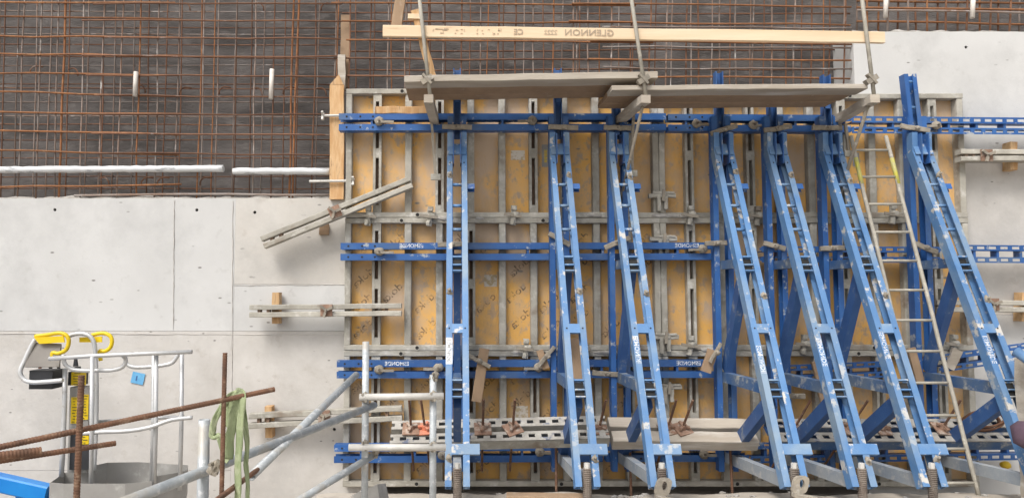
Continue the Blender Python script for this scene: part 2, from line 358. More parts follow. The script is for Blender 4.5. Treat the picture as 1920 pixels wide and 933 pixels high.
for y0, y1 in ((-32,-28),(2,6),(31,36),(67,70),(99,105),(136,140),(169,181),(208,214),(243,252),(279,289),(352,346)):
    n = 4; q0, q1 = P(-120, y0, d1+.02), P(random.uniform(328,342), y1, d1+.02)
    bar(ra, 'horizontal_bar', q0, q1, .0098, M['rust'], .009)
    if y0 < 300: bar(ra, 'horizontal_bar', P(random.uniform(150,200), (y0+y1)/2+3, d1+.035), P(640, y1+random.uniform(0,4), d1+.035), .0085, M['rust_dark'], .009)
bar(ra, 'horizontal_bar', P(140, 366, d1+.03), P(620, 364, d1+.03), .012, M['bar_grey'], .008)
rb = thing('rebar_mat', (-3, .36, zt), 'dark inner rebar mat against the membrane above the pale wall', 'rebar')
for px in range(-30, 640, 31):
    px += random.uniform(-7, 7)
    bar(rb, 'vertical_bar', P(px-3, 384, d2), P(px+random.uniform(4,12), -80, d2), .0075, mats(random.choice((0,0,1))), .006)
for py in (-22,-4,19,49,64,83,106,122,155,163,188,218,232,262,296,330,352):
    bar(rb, 'horizontal_bar', P(-110, py+random.uniform(-3,3), d2-.02), P(640, py+random.uniform(0,5), d2-.02), .0065, random.choice([M['rust_dark'], M['rust_dark'], M['bar_grey']]), .006)
for px, py in ((62,124),(142,128),(268,160),(342,164),(416,163),(487,165),(536,163),(607,165),(352,6),(490,6),(607,6),(200,333),(270,333),(300,333),(380,333)):       # hooked link ends
    c = P(px, py, d1-.05); s = random.choice((-1,1)); pts = [c + V((s*(-.09), .03, .0)), c + V((s*(-.03), .01, .005)), c + V((0,0,-.01)), c + V((s*.025,-.005,-.045)), c + V((s*.028,0,-.085))]
    MB().tube(pts, .0075, 6).build('hooked_link', M['rust_dark'], ra, smooth=True)

rc = thing('rebar_mat', (1.5, .06, 3.6), 'outer rebar mat rising behind the scaffold boards and the yellow formwork', 'rebar')
for px in (656,693,730,762,800,833,866,901,933,970,1003,1037,1072,1083,1107,1146,1178,1215,1250,1284,1313,1345,1384,1408,1446,1490,1521,1557,1583):
    px += random.uniform(-3,3)
    bar(rc, 'vertical_bar', P(px-2, 215, d1), P(px+random.uniform(-2,8), -90, d1), .0088, mats(random.choice((0,1,1))), .009)
for y0, y1 in ((-25,-30),(5,12),(40,43),(74,80),(110,112),(142,148)):
    a = random.uniform(620, 650); b = random.uniform(1140, 1240)
    bar(rc, 'horizontal_bar', P(a, y0, d1+.02), P(b, (y0+y1)/2+2, d1+.02), .0095, M['rust'] if y0 < 100 else M['rust_dark'], .010)
    bar(rc, 'horizontal_bar', P(b-120, y0+1, d1+.04), P(1596, y1+random.uniform(-2,6), d1+.04), .0095, random.choice([M['rust'], M['bar_grey'], M['rust']]), .010)
for y in (50,88,127): bar(rc, 'horizontal_bar', P(1130, y, d1+.03), P(1596, y+3, d1+.03), .009, M['bar_grey'], .01)
rd = thing('rebar_mat', (1.5, .36, 3.6), 'inner rebar mat close to the wrinkled membrane behind the scaffold boards', 'rebar')
for k in range(27):
    px = 665 + k*35 + random.uniform(-6,6)
    bar(rd, 'vertical_bar', P(px, 215, d2), P(px+random.uniform(-2,6), -80, d2), .007, mats(0), .006)
for py in (-12,24,60,96,132): bar(rd, 'horizontal_bar', P(640, py, d2-.02), P(1594, py+random.uniform(-3,6), d2-.02), .0085, M['rust_dark'], .008)
re_ = thing('rebar_mat', (5.5, .2, zr), 'rebar mat starting out of the ragged top of the tall concrete wall', 'rebar')
for k in range(36):
    px = 1606 + k*19 + random.uniform(-4,4); dd = d1 if k % 2 else d2+.05
    bar(re_, 'vertical_bar', P(px, 66, dd), P(px+random.uniform(-2,5), -110, dd), .0105, mats(random.choice((0,0,1))), .005)
for y0, y1, dd in ((-40,-36,d1+.02),(-10,-6,d1+.02),(14,20,d1+.02),(19,24,d1+.035),(40,46,d2+.07),(2,5,d2+.07)):
    bar(re_, 'horizontal_bar', P(1606, y0, dd), P(2300, y1+6, dd), .0115, random.choice([M['rust'], M['bar_grey'], M['rust']]), .006, 8)

# white sleeves and pipes on the mats
for px, y0, y1, lb in ((254,135,181,'short white plastic sleeve on a bar of the outer mat above the long white pipe'), (509,130,186,'long slim white plastic sleeve on the mat above the short white pipe'),
                      (1661,-14,33,'white plastic sleeve in the bars above the tall wall, nearer the guard-rail'), (1824,-12,34,'white plastic sleeve in the bars above the tall wall, farther from the guard-rail')):
    a, b = P(px-1, y1, .0), P(px+1, y0, .0); mm = MB(); mm.pipe(a, b, .024, .006, 12)
    tag(mm.build('plastic_sleeve', M['pvc_warm'], smooth=True), lb, 'sleeve', 'white sleeves on the reinforcement')
for a, b, lb in ((P(-120,319,.0), P(419,316,.0), 'long white plastic pipe laid along the rebar mat over the wall'), (P(437,321,.0), P(618,321,.0), 'short white plastic pipe ending at the orange stop-end board')):
    mm = MB(); n = int((b-a).length/.07); mm.tube([a.lerp(b, i/n)+V((0,0,random.uniform(-.003,.003))) for i in range(n+1)], .036, 12, True, [random.uniform(.0325,.038) for i in range(n+1)])
    tag(mm.build('plastic_pipe', M['pvc'], smooth=True), lb, 'pipe', 'white pipes along the bars')

# ------------------------------------------------------------------ formwork panels
FD = .123
def rod_hole(parent, x, z, y=-FD):
    m = MB(); m.pipe((x, y-.006, z), (x, y+.03, z), .026, .007, 10); o = m.build('tie_sleeve', M['form_steel'], parent)
    MB().tube([(x, y-.002, z), (x, y+.002, z)], .020, 10).build('tie_bore', M['dark_hole'], o)
doka_me = None
def logo(parent, x, z):
    global doka_me
    if doka_me is None:
        vs, fs = text_geo('doka'); s = .115; a = math.radians(43); me = bpy.data.meshes.new('printed_logo')
        pts = []
        for v in vs:
            u, w = -v.x*s*1.15, v.y*s; pts.append((u*math.cos(a)-w*math.sin(a), 0, u*math.sin(a)+w*math.cos(a)))
        me.from_pydata(pts, [], fs); me.materials.append(M['ply_print']); doka_me = me
    o = bpy.data.objects.new('printed_logo', doka_me); col.objects.link(o); o.parent = parent
    q = parent; w = V((0,0,0))
    while q is not None: w += q.location; q = q.parent
    o.location = V((x, -.0225, z)) - w
def form_panel(x0, x1, z0, z1, slots, label, prints, n=10):
    t = thing('formwork_panel', ((x0+x1)/2, -.06, z0), label, 'formwork panel', 'yellow formwork panels')
    x0 += .002; x1 -= .002; z0 += .002; z1 -= .002
    ply = MB().box((x0+.01,-.004,z0+.01), (x1-.01,-.02,z1-.01)).build('plywood_face', M['ply'], t)
    for (a, b) in ((z0, z0+.055), (z1-.055, z1)):
        m = MB(); m.beam(((x0), -.0635, (a+b)/2), (x1, -.0635, (a+b)/2), .055, .119, (0,-1,0), 14, .0022, .006); m.build('frame_rail', M['form_steel'], t)
    for (a, b) in ((x0, x0+.062), (x1-.062, x1)):
        m = MB(); m.beam(((a+b)/2, -.0625, z0+.056), ((a+b)/2, -.0625, z1-.056), .062, .117, (0,-1,0), 8, .0018, .006); m.build('frame_stile', M['form_steel'], t)
    st = (x1-x0)/n
    for k in range(1, n):
        x = x0 + k*st
        if k in slots:
            m = MB()
            for s in (-1, 1): m.beam((x+s*.031, -.065, z0+.056), (x+s*.031, -.065, z1-.056), .026, .09, (0,-1,0), 6, .001)
            for q in (.06, .5, .94):
                zz = z0 + (z1-z0)*q; m.box((x-.0185,-.03,zz-.05), (x+.0185,-.108,zz+.05))
            r = m.build('slotted_rib', M['form_steel'], t)
            MB().box((x-.0175,-.0215,z0+.06), (x+.0175,-.03,z1-.06)).build('slot_web', M['form_rust'], r)
        else:
            m = MB(); m.beam((x, -.065, z0+.056), (x, -.065, z1-.056), .072, .088, (0,-1,0), 8, .0016, .008); m.build('rib', M['form_steel'], t)
    for q in (.17, .62): 
        rod_hole(t, x0+(x1-x0)*q+.03, z1-.028); rod_hole(t, x0+(x1-x0)*(q+.06), z0+.028)
    if prints:
        for k in range(n):
            for j in range(4):
                if random.random() < prints: logo(ply, x0+(k+.5)*st+random.uniform(-.03,.03), z0+.15+(z1-z0-.3)*(j+.25+.4*(k%2))/4)
    return t
XA, XB, XC = X(645, FD, 600), X(1240, FD, 560), X(1824, FD, 600)
ZR = [Z(912,FD), Z(657,FD), Z(408,FD), Z(166,FD)]
form_panel(XA, XB, ZR[2], ZR[3], (1,3,6,9), 'topmost yellow formwork panel next to the orange stop-end board', .0)
form_panel(XA, XB, ZR[1], ZR[2], (1,4,7), 'middle yellow formwork panel printed with diagonal logos, beside the pale wall', .75)
form_panel(XA, XB, ZR[0], ZR[1], (1,4,6,9), 'lowest yellow formwork panel behind the galvanised tubes, printed with diagonal logos', .7)
form_panel(XB, XC, ZR[2], ZR[3]-.05, (1,3,6,9), 'topmost yellow formwork panel behind the ladder top', .0)
form_panel(XB, XC, ZR[1], ZR[2], (1,3,6,9), 'middle yellow formwork panel behind the ladder', .0)
form_panel(XB, XC, ZR[0], ZR[1], (1,4,7,9), 'lowest yellow formwork panel behind the ladder foot', .0)
# stickers on the ply
def sticker(px0, py0, px1, py1, mt, lb, words=None):
    a, b = P(px0,py1,.021), P(px1,py0,.021); o = MB().box((a.x,-.0204,a.z), (b.x,-.0222,b.z)).build('sticker', mt)
    tag(o, lb, 'sticker')
    if words:
        text('sticker_lettering', words, M['white_print'], o, (a.x+(b.x-a.x)*.76, -.0232, a.z+(b.z-a.z)*.24), (0,0,-1), (-1,0,0), (b.x-a.x)*.42, False)
        m = MB()
        for k in range(9): z = a.z+(b.z-a.z)*(.22+.064*k); x = a.x+(b.x-a.x)*.36; m.box((x-.016,-.0223,z-.0045), (x+random.uniform(.008,.016),-.0235,z+.0045))
        tag(m.build('yellow_strokes', M['yellow'], o), kind='stuff')
sticker(1016,271,1036,313, M['sheet_steel'], 'grey sticker with yellow and white marks on the topmost panel', 'doka')
sticker(958,282,984,300, M['torn'], 'torn pale sticker high on the yellow ply')
sticker(908,515,932,537, M['torn'], 'worn square sticker on the logo-printed ply between blue props')
sticker(965,760,990,790, M['torn'], 'scraped white sticker low on the yellow ply')
sticker(1599,286,1611,312, M['sheet_steel'], 'small grey sticker on the ply beside the ladder top')

# panel-to-panel wedge couplers
def coupler(px, py, lb, vert=False, k=0):
    c = P(px, py, FD+.02); t = thing('panel_coupler', c, lb, 'coupler', 'steel couplers across the panel joints')
    m = MB()
    if not vert:
        m.beam(c+V((-.005,0,-.10)), c+V((.005,0,.10)), .05, .045, (0,-1,0), 4, .004, .008); m.beam(c+V((.004,-.01,.055)), c+V((.006,-.01,.10)), .058, .065, (0,-1,0), 2, .004, .008); m.beam(c+V((-.02,-.012,-.095)), c+V((-.012,-.012,-.04)), .04, .065, (0,-1,0), 2, .004, .008)
        m.build('clamp_body', M['form_steel'], t)
        MB().beam(c+V((-.10,-.035,.012)), c+V((.08,-.035,-.012)), .03, .014, (0,-1,0), 3, .003).build('wedge', M['wedge'], t)
    else:
        m.beam(c+V((-.14,0,0)), c+V((.14,0,.004)), .045, .05, (0,-1,0), 4, .004, .008); m.beam(c+V((-.10,-.005,.035)), c+V((.12,-.005,.03)), .022, .06, (0,-1,0), 4, .004, .004); m.beam(c+V((-.035,-.012,-.16)), c+V((-.035,-.012,.0)), .04, .045, (0,-1,0), 3, .004, .006); m.beam(c+V((.035,-.012,-.14)), c+V((.035,-.012,.0)), .04, .045, (0,-1,0), 3, .004, .006)
        m.build('clamp_body', M['form_steel'], t)
        MB().beam(c+V((.0,-.045,-.06)), c+V((.01,-.045,.06)), .03, .016, (0,-1,0), 3, .003).build('wedge', M['wedge'], t)
    MB().lump(c+V((.02,-.02,.01)), .035, k, (1.2,.7,1)).build('cement_lump', M['form_steel'], t)
for k, (px, py) in enumerate(((691,405),(806,406),(963,404),(1294,404),(1420,405),(1673,402),(986,653),(1092,652),(1294,647),(1507,645),(1787,645))): coupler(px, py, '%s cement-caked wedge coupler from the pale wall along the %s panel joint' % ((ORD[k] if k < 5 else 'sixth') if py < 500 else ORD[k-6], 'upper' if py < 500 else 'lower'), False, k)
for k, (px, py) in enumerate(((1241,367),(1243,449),(1246,632),(1252,726))): coupler(px, py, 'flat coupler on the upright panel joint, %s of four' % ('topmost','second from the top','third from the top','lowest')[k], True, k+20)
mm = MB()
for k in range(26):
    px = random.choice([random.uniform(660,1060), random.uniform(1060,1240), random.uniform(1240,1430)]); c = P(px, random.choice((404,409,655,660)), FD)
    mm.lump(c, random.uniform(.015,.03), k, (random.uniform(1.5,3.5),.5,.8))
tag(mm.build('cement_crust', M['rough_concrete']), 'crusts of spilled cement on the panel rails', 'cement', kind='stuff')

# ------------------------------------------------------------------ blue double-channel walers
def slotted(m, p0, p1, h, y0):                            # front flange cut by a row of slots
    L = (p1-p0).length; n = int(L/.11); a = (p1-p0)/n
    up = V((0,0,1))
    m.beam(p0+up*h*.36+V((0,y0,0)), p1+up*h*.36+V((0,y0,0)), h*.28, .008); m.beam(p0-up*h*.36+V((0,y0,0)), p1-up*h*.36+V((0,y0,0)), h*.28, .008)
    for i in range(n+1):
        c = p0 + a*i + V((0,y0,0)); m.box(c+V((-.02,-.004,-h*.23)), c+V((.02,.004,h*.23)))
def waler(pa, pb, gap, h, label, d0=FD+.002, dep=.115, perf=False, words=(), mt='blue', links=5):
    """pa, pb = pixel ends of the centre line"""
    dm = d0 + dep/2; a, b = P(*pa, dm), P(*pb, dm); t = thing('waler', (a+b)/2, label, 'waler', 'blue steel walers across the formwork')
    for s in (1, -1):
        off = V((0,0,s*(gap/2+h/2))); m = MB()
        if perf:
            slotted(m, a+off, b+off, h, -dep/2+.004); m.beam(a+off*(1-.8*h/(gap+h))+V((0,.004,0)), b+off*(1-.8*h/(gap+h))+V((0,.004,0)), .008, dep-.016)
        else: m.channel(a+off, b+off, h, dep, .008, (0,-1,0), s if (b-a).x > 0 else -s)
        ch = m.build('channel', M[mt], t)
        if not perf:
            for q in (.06,.2,.33): MB().tube([a+off+V((q+.02,-dep/2-.0015,0)), a+off+V((q+.02,-dep/2+.001,0))], .011, 8).build('bolt_hole', M['dark_hole'], ch)
    for i in range(links):
        c = a.lerp(b, (i+.5)/links); MB().box(c+V((-.012,-dep/2+.012,-gap/2-.004)), c+V((.012,dep/2-.01,gap/2+.004))).build('spacer', M[mt], t)
    for px in words:
        f = (px-pa[0])/(pb[0]-pa[0]); c = a.lerp(b, f) + V((0,-dep/2-.002, gap/2+h/2))
        text('lettering', 'ESMONDE', M['white_print'], t, c, (1,0,0), (0,0,1), h*.85, True, .95)
    return t
G, H = .045, .066
waler((637,231),(1246,231), G, H, 'topmost blue waler starting at the orange stop-end board')
waler((1250,232),(1590,234), G, H, 'topmost blue waler running on towards the ladder')
waler((1592,236),(2060,240), G, H, 'topmost slotted blue waler passing over the tall bare wall', perf=True, links=9)
waler((640,472),(1338,471), G, H, 'middle plain blue waler with white lettering, crossing the logo-printed panel', words=(772,1285))
waler((1424,477),(1756,478), G, H*.9, 'middle slotted blue waler behind the ladder', perf=True)
waler((1800,476),(2060,478), G*1.4, H*.9, 'middle slotted blue waler sticking out over the bare wall', perf=True, links=6)
waler((633,691),(1338,690), G, H, 'lower blue waler with white lettering behind the upright galvanised tubes', words=(745,1288))
waler((1430,700),(1660,690), G, H*.9, 'lower slotted blue waler between the middle props', perf=True)
waler((1758,680),(1925,656), G*1.2, H*.9, 'tilted slotted blue waler beyond the ladder foot', d0=FD+.12, perf=True)
waler((628,848),(1128,846), G, H, 'bottom plain blue waler beginning beside the pale wall')
waler((1134,846),(1400,846), G, H, 'bottom blue waler between the second and fourth props')
waler((1404,846),(1912,840), G*1.6, H, 'bottom slotted blue waler running past the ladder foot', perf=True, links=9)

# ------------------------------------------------------------------ blue A-frames (one-sided strut frames)
CW, GP, CD = .053, .086, .10
SO = GP/2 + CW/2
T0, T1 = V((0,-.355,3.46)), V((0,-1.775,.485))               # strut line
def SPt(z): return T0.lerp(T1, (T0.z - z)/(T0.z - T1.z))
SA = (T1-T0).normalized(); SN = V((0,SA.z,-SA.y)); SN = SN if SN.y < 0 else -SN     # outward normal of the strut
def make_frame():
    t = thing('strut_frame', (0,-.3,.28), '-', 'formwork prop', 'blue A-frame props holding the formwork')
    yv = -.30
    for s in (-1, 1):
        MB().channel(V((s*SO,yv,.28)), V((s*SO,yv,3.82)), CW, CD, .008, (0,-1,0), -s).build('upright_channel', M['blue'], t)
        m = MB().channel(T0+V((s*(SO+.003),0,0)), T1+V((s*(SO+.003),0,0)), CW, CD, .008, SN, s); st = m.build('strut_channel', M['blue_dusty_skylit'], t)
        for z in (3.3, 1.7): c = SPt(z)+SN*(CD/2)+V((s*SO,0,0)); MB().tube([c-SN*.001, c+SN*.0016], .008, 8).build('bolt_hole', M['dark_hole'], st)
    # head: plates joining upright and strut
    for s in (-1, 1):
        MB().box((s*(SO-CW/2)-s*.012,-.26,3.32), (s*(SO-CW/2)-s*.003,-.47,3.62)).build('gusset', M['blue'], t)
    c = SPt(3.44); MB().beam(c+SN*(CD/2+.010)+V((-.088,0,0)), c+SN*(CD/2+.010)+V((.088,0,0)), .125, .018, SN).build('head_plate', M['blue_dusty_skylit'], t)
    c = SPt(3.52)
    for s in (-1, 1): MB().channel(V((s*(SO+.0015),-.366,3.40)), V((s*(SO+.0015),-.37,3.64)), CW+.001, CD-.006, .008, (0,-1,0), -s).build('head_channel', M['blue_dusty_skylit'], t)
    # members inside the gap
    w = GP-.012
    def member(name, a, b, h, mt): return MB().channel(V(a), V(b), w, h, .008, (0,-.4,1), 1).build(name, M[mt], t)
    s1, s2 = SPt(2.31), SPt(1.24)
    wb = w
    MB().beam(V((0,-.30,2.31)), s1+V((0,.0,0)), wb, .085, (0,0,1)).build('cross_member', M['blue_grey'], t)
    MB().beam(V((0,-.30,1.20)), s2+V((0,.0,-.03)), wb, .10, (0,0,1)).build('cross_member', M['blue_grey'], t)
    MB().beam(V((0,-.34,.42)), T1+V((0,.06,.02)), wb, .10, (0,0,1)).build('base_member', M['base_grey'], t)
    MB().beam(s1+V((0,.04,-.05)), V((0,-.36,1.27)), wb-.004, .12, (0,-1,0)).build('diagonal_brace', M['blue_inner'], t)
    MB().beam(s2+V((0,.04,-.13)), V((0,-.38,.46)), wb-.004, .12, (0,-1,0)).build('diagonal_brace', M['blue_inner'], t)
    # box ends of the cross members seen between the strut channels
    for s_ in (s1, s2):
        for dz, hh in ((.035,.014), (-.04,.012), (-.095,.01)):
            c = s_ + V((0,0,dz)); p = SPt(c.z) + SN*.03
            MB().beam(p+V((-GP/2+.001,0,0)), p+V((GP/2-.001,0,0)), hh, .04, SN).build('joint_flange', M['blue_dusty_skylit'], t)
        for dz in (-.003, -.068):
            p = SPt(s_.z+dz) + SN*.012
            MB().beam(p+V((-GP/2+.004,0,0)), p+V((GP/2-.004,0,0)), .05, .02, SN).build('box_end_shade', M['dark_hole'], t)  # solid dark block, stands in for the shade inside the hollow end
    # bolts, battens and lugs
    for z in (3.08, 2.86, 2.62): p = SPt(z); MB().tube([p+SN*.02+V((-GP/2-.002,0,0)), p+SN*.02+V((GP/2+.002,0,0))], .016, 10).build('cross_bolt', M['blue_dusty_skylit'], t, smooth=True)
    p = SPt(1.70); MB().beam(p+SN*.035+V((-GP/2-.004,0,0)), p+SN*.035+V((GP/2+.004,0,0)), .085, .03, SN).build('batten_plate', M['blue_dusty_skylit'], t)
    p = SPt(.75); MB().beam(p+SN*.03+V((-GP/2-.004,0,0)), p+SN*.03+V((SO+CW/2+.085,0,0)), .085, .05, SN).build('batten_plate', M['blue_dusty_skylit'], t)
    p = SPt(3.06); MB().channel(p+V((SO+CW/2-.01,0,0)), p+V((SO+CW/2+.075,0,0)), .06, .06, .006, SN, 1).build('side_lug', M['blue'], t)
    # foot: threaded spindle, nut and base plate
    f = T1 + V((0,.01,-.02)); q = MB(); n = 22
    pts = [V((0, f.y-.012, .31 + .33*i/(2*n))) for i in range(2*n+1)]
    sp = MB().tube(pts, .037, 12, True, [.037 if i % 2 else .032 for i in range(2*n+1)]).build('spindle', M['spindle'], t)
    MB().tube([V((0,f.y-.012,.64)), V((0,f.y-.012,.68))], .024, 6).build('nut', M['galv_cement'], sp)
    MB().box((-.105,f.y-.075,.305), (.105,f.y+.075,.345)).build('base_plate', M['blue_dusty_skylit'], t)
    return t
def post_top(t, x, lo, hi, wide=False):                     # telescoping post above the top waler
    if wide:
        for s in (-1,1): MB().channel(V((x+s*.042-.0,-.31,lo)), V((x+s*.042-.055,-.31,hi)), .042, .09, .007, (0,-1,0), -s).build('post_channel', M['blue'], t)
        for z in (.25,.55,.9): MB().tube([V((x-.05-.055*z,-.33,lo+(hi-lo)*z)), V((x+.05-.055*z,-.33,lo+(hi-lo)*z))], .014, 8).build('cross_bolt', M['blue_dusty_skylit'], t)
    else:
        for s in (-1,1): MB().beam(V((x+s*.033,-.30,lo)), V((x+s*.033,-.30,hi)), .012, .08).build('post_flange', M['blue_inner'], t)
        MB().box((x-.027,-.262,lo),(x+.027,-.268,hi)).build('post_web', M['blue_inner'], t)
        MB().box((x-.038,-.30,hi-.35),(x+.038,-.34,hi-.30)).build('post_bolt', M['blue_inner'], t)
fx = [X(857,.3), X(1049,.3), X(1160,.3), X(1356,.3), X(1456,.3), X(1560,.3), X(1727,.3)]
flab = ['blue A-frame prop closest to the orange stop-end board, seen edge-on', 'second blue A-frame prop from the stop-end board, beside the steel anchor beam end',
        'third blue A-frame prop, standing over the timber anchor beams', 'fourth blue A-frame prop, at the far end of the timber anchor beams',
        'fifth blue A-frame prop, between the timber anchor beams and the ladder', 'blue A-frame prop directly beside the ladder, on the stop-end board side of it', 'last blue A-frame prop beyond the ladder, tall post rising above the top waler']
proto = make_frame(); frames = []
for i, x in enumerate(fx):
    o = proto if i == 0 else copy_tree(proto)
    frames.append(o)
for i, x in enumerate(fx):
    frames[i].location.x = x; frames[i]['label'] = flab[i]
for i in (0,1,3,5): post_top(frames[i], fx[i], 3.6, Z(130 + (0,0,0,6,0,12)[i], .3))
for i in (2,4): post_top(frames[i], fx[i], 3.6, 3.98)
post_top(frames[6], fx[6], 3.5, Z(141,.31), True)
for i, x in enumerate(fx):                                   # white lettering on the struts
    s = -1; zc = (1.52,1.42,1.52,1.44,1.50,1.56,1.52)[i]; c = SPt(zc) + SN*(CD/2+.002) + V((x-SO,0,0))
    if i == 0:
        MB().beam(SPt(1.62)+SN*(CD/2+.0015)+V((x-SO,0,0)), SPt(1.40)+SN*(CD/2+.0015)+V((x-SO,0,0)), .056, .002, SN).build('white_label', M['white_print'], frames[i])
        text('lettering', 'ESMONDE', M['sheet_steel'], frames[i], SPt(1.51)+SN*(CD/2+.004)+V((x-SO,0,0)), SA, (-1,0,0), .046, False)
    elif i != 1: text('lettering', 'ESMONDE', M['white_print'], frames[i], c, SA, (-1,0,0), .056, False)

# wedges that tie uprights to walers
def wedge(px, py, d, ln, ang, lb, grp='wedges holding props to walers', mt='wedge', w=.05):
    c = P(px, py, d); a = math.radians(ang); u = V((math.cos(a),0,math.sin(a))); t = thing('wedge_clamp', c, lb, 'wedge', grp)
    MB().beam(c-u*ln/2, c+u*ln/2, w, .03, (0,-1,0), 5, .004, .006).build('wedge_bar', M[mt], t)
    MB().tube([c+V((0,.06,.0)), c+V((0,-.03,0))], .012, 8).build('pin', M['spindle'], t)
    MB().lump(c+V((.01,-.012,.0)), .026, px, (1.3,.8,1)).build('cement_lump', M['wedge'], t)
for i, (px, py, ang, ln) in enumerate(((857,238,-2,.30),(1056,239,-2,.30),(1158,240,-2,.28),(1357,243,17,.28),(1458,241,9,.28),(1551,240,0,.30),(1716,241,-10,.29))):
    wedge(px, py, .375, ln, ang, 'flat wedge tying the top waler to the %s prop from the stop-end board' % ORD[i], 'wedges on the top waler')
for i, (px, py, ang, ln) in enumerate(((845,458,3,.26),(1049,448,-28,.24),(1157,455,22,.27),(1342,456,3,.22),(1452,461,-16,.22),(1560,465,2,.24),(1735,464,-22,.26))):
    wedge(px, py, .375, ln, ang, 'flat wedge tying the middle waler to the %s prop from the stop-end board' % ORD[i], 'wedges on the middle waler')
for (px, py, ang, ln, i) in ((1137,700,-4,.28,2),(1490,742,2,.2,4)): wedge(px, py, .36, ln, ang, 'flat wedge tying the lower waler to the %s prop from the stop-end board' % ORD[i], 'wedges on the lower waler')

# waler clamps: disc, rod and nut between the two channels
def clamp(px, py, lb, k, rd=.06, sgn=1, grp='clamps'):
    c = P(px, py, FD+.14); t = thing('waler_clamp', c, lb, 'clamp', grp)
    MB().lump(c, rd*.78, k, (1.1,.55,1.0), .3).build('clamp_disc', M['wedge'], t, smooth=True)
    MB().tube([c+V((0,.14,0)), c+V((0,-.055,0))], .011, 8).build('tie_rod', M['spindle'], t)
    MB().beam(c+V((-.02*sgn,-.02,-.01)), c+V((.15*sgn,-.01,-.012)), .024, .018, (0,-1,0), 3, .002).build('tail_wedge', M['wedge'], t)
for lv, pts, sg in (('top', ((711,227),(998,226),(1306,232),(1413,234),(1756,235)), (1,-1,1,1,-1)), ('middle', ((711,471),(1318,466)), (1,-1)), ('lower', ((711,692),(822,689),(1010,688),(1466,716)), (1,-1,-1,1)), ('bottom', ((830,853),(1012,846),(1320,850)), (1,1,1))):
    for k, ((px, py), s) in enumerate(zip(pts, sg)): clamp(px, py, '%s cement-caked clamp disc from the stop-end side on the %s waler' % (ORD[k] if k < len(pts)-1 else 'last', lv), k+len(lv)*7, .06, s, 'clamps on the %s waler' % lv)
# cement lumps on the struts
for k, (i, z, s) in enumerate(((0,3.16,-1),(1,3.16,1),(2,3.14,1),(3,3.2,1),(4,3.16,1),(5,3.1,1),(6,3.16,1),(0,2.02,-1),(1,2.02,1),(2,2.0,1),(3,1.98,1),(5,1.98,1),(6,1.95,1),(0,.68,-1),(1,.68,1),(4,.66,1),(5,.68,1),(6,.7,1))):
    c = SPt(z) + SN*(CD/2+.005) + V((fx[i]+s*SO,0,0)); m = MB(); m.lump(c, .026, k+3, (.9,.6,1.3), .9); m.tube([c-SN*.01, c+SN*.045], .010, 6); m.lump(c+V((.012,0,-.022)), .017, k+9, (1.1,.7,1), .9)
    o = m.build('caked_bolt', M['wedge'], frames[i], smooth=True)

# ------------------------------------------------------------------ anchor beams lying in the heel of the frames, with tie rods
AN = V((0,-.55,.835)).normalized(); AT = V((0,.835,.55)).normalized()      # square to, and along, the tilted beam face
def anchor_beam(px0, px1, lb, kind, dz=(0,0)):
    x0, x1 = X(px0,.62), X(px1,.62); t = thing('anchor_beam', ((x0+x1)/2,-.6,.6), lb, 'beam', 'anchor beams across the heels of the props')
    for k in (1, -1):
        o = V((0,-.63,.70)) + AT*(k*.092)
        a, b = V((x0,0,dz[0])) + o, V((x1,0,dz[1])) + o; m = MB()
        if kind == 'timber':
            m.beam(a-AN*.01, b-AN*.01, .135, .115, AN, 8, .003, .006); m.build('timber', M['timber_grey'], t); continue
        for e in (-1, 1): m.beam(a+AT*(e*.053)-AN*.012, b+AT*(e*.053)-AN*.012, .008, .096, AN)
        m.build('channel_web', M['blue_grey' if kind == 'blue' else 'form_steel'], t)
        L = (b-a).length; n = int(L/.12); up = AN*.045; e = (b-a)/n; m = MB()
        for g in (-1, 1): m.beam(a+up+AT*(g*.040), b+up+AT*(g*.040), .036, .010, AN)
        for i in range(n): c = a+e*(i+.5)+up; m.beam(c+V((-.030,0,0)), c+V((.030,0,0)), .046, .008, AN)
        m.build('slotted_flange', M['cement_white'], t)
        m = MB(); m.beam(a-AN*.05, b-AN*.05, .10, .008, AN); m.build('channel_back', M['blue_inner'], t)
    return t
anchor_beam(735, 1134, 'cement-dusted slotted steel anchor beam pair, next to the galvanised tubes', 'steel', (-.02,.03))
anchor_beam(1140, 1404, 'pair of squared timber anchor beams between the slotted steel ones', 'timber', (.015,0))
anchor_beam(1436, 1930, 'slotted blue steel anchor beam pair beyond the timber beams', 'blue', (0,.0))
def anchor_rod(px, py, d, lean, lb, mt='plate_rust', rot=0, up=.36, dn=.55):
    c = P(px, py, d); c.y, c.z = -.63, .70; c += AN*.062; t = thing('anchor_rod', c, lb, 'tie rod', 'rusty anchor rods with plates')
    ax = (AN + V((lean*.8,0,0))).normalized()
    MB().rebar(c - ax*dn, c + ax*up, .0115, .02, 6).build('rod', M['rust_big'], t)
    n = ax; u = V((math.cos(rot),0,math.sin(rot))); u = (u - n*u.dot(n)).normalized(); w = n.cross(u)
    m = MB(); h = .08
    m.beam(c - u*h, c + u*h, h*2, .012, n); m.build('anchor_plate', M[mt], t)
    m = MB(); m.tube([c+n*.006, c+n*.05], .032, 8, True, [.034,.022])
    for k in range(3):
        q = k*2.1+px; e = u*math.cos(q)+w*math.sin(q); m.beam(c+n*.03, c+n*.035+e*.062, .024, .02, n)
    m.build('wing_nut', M['plate_rust' if mt == 'plate_rust' else mt], t)
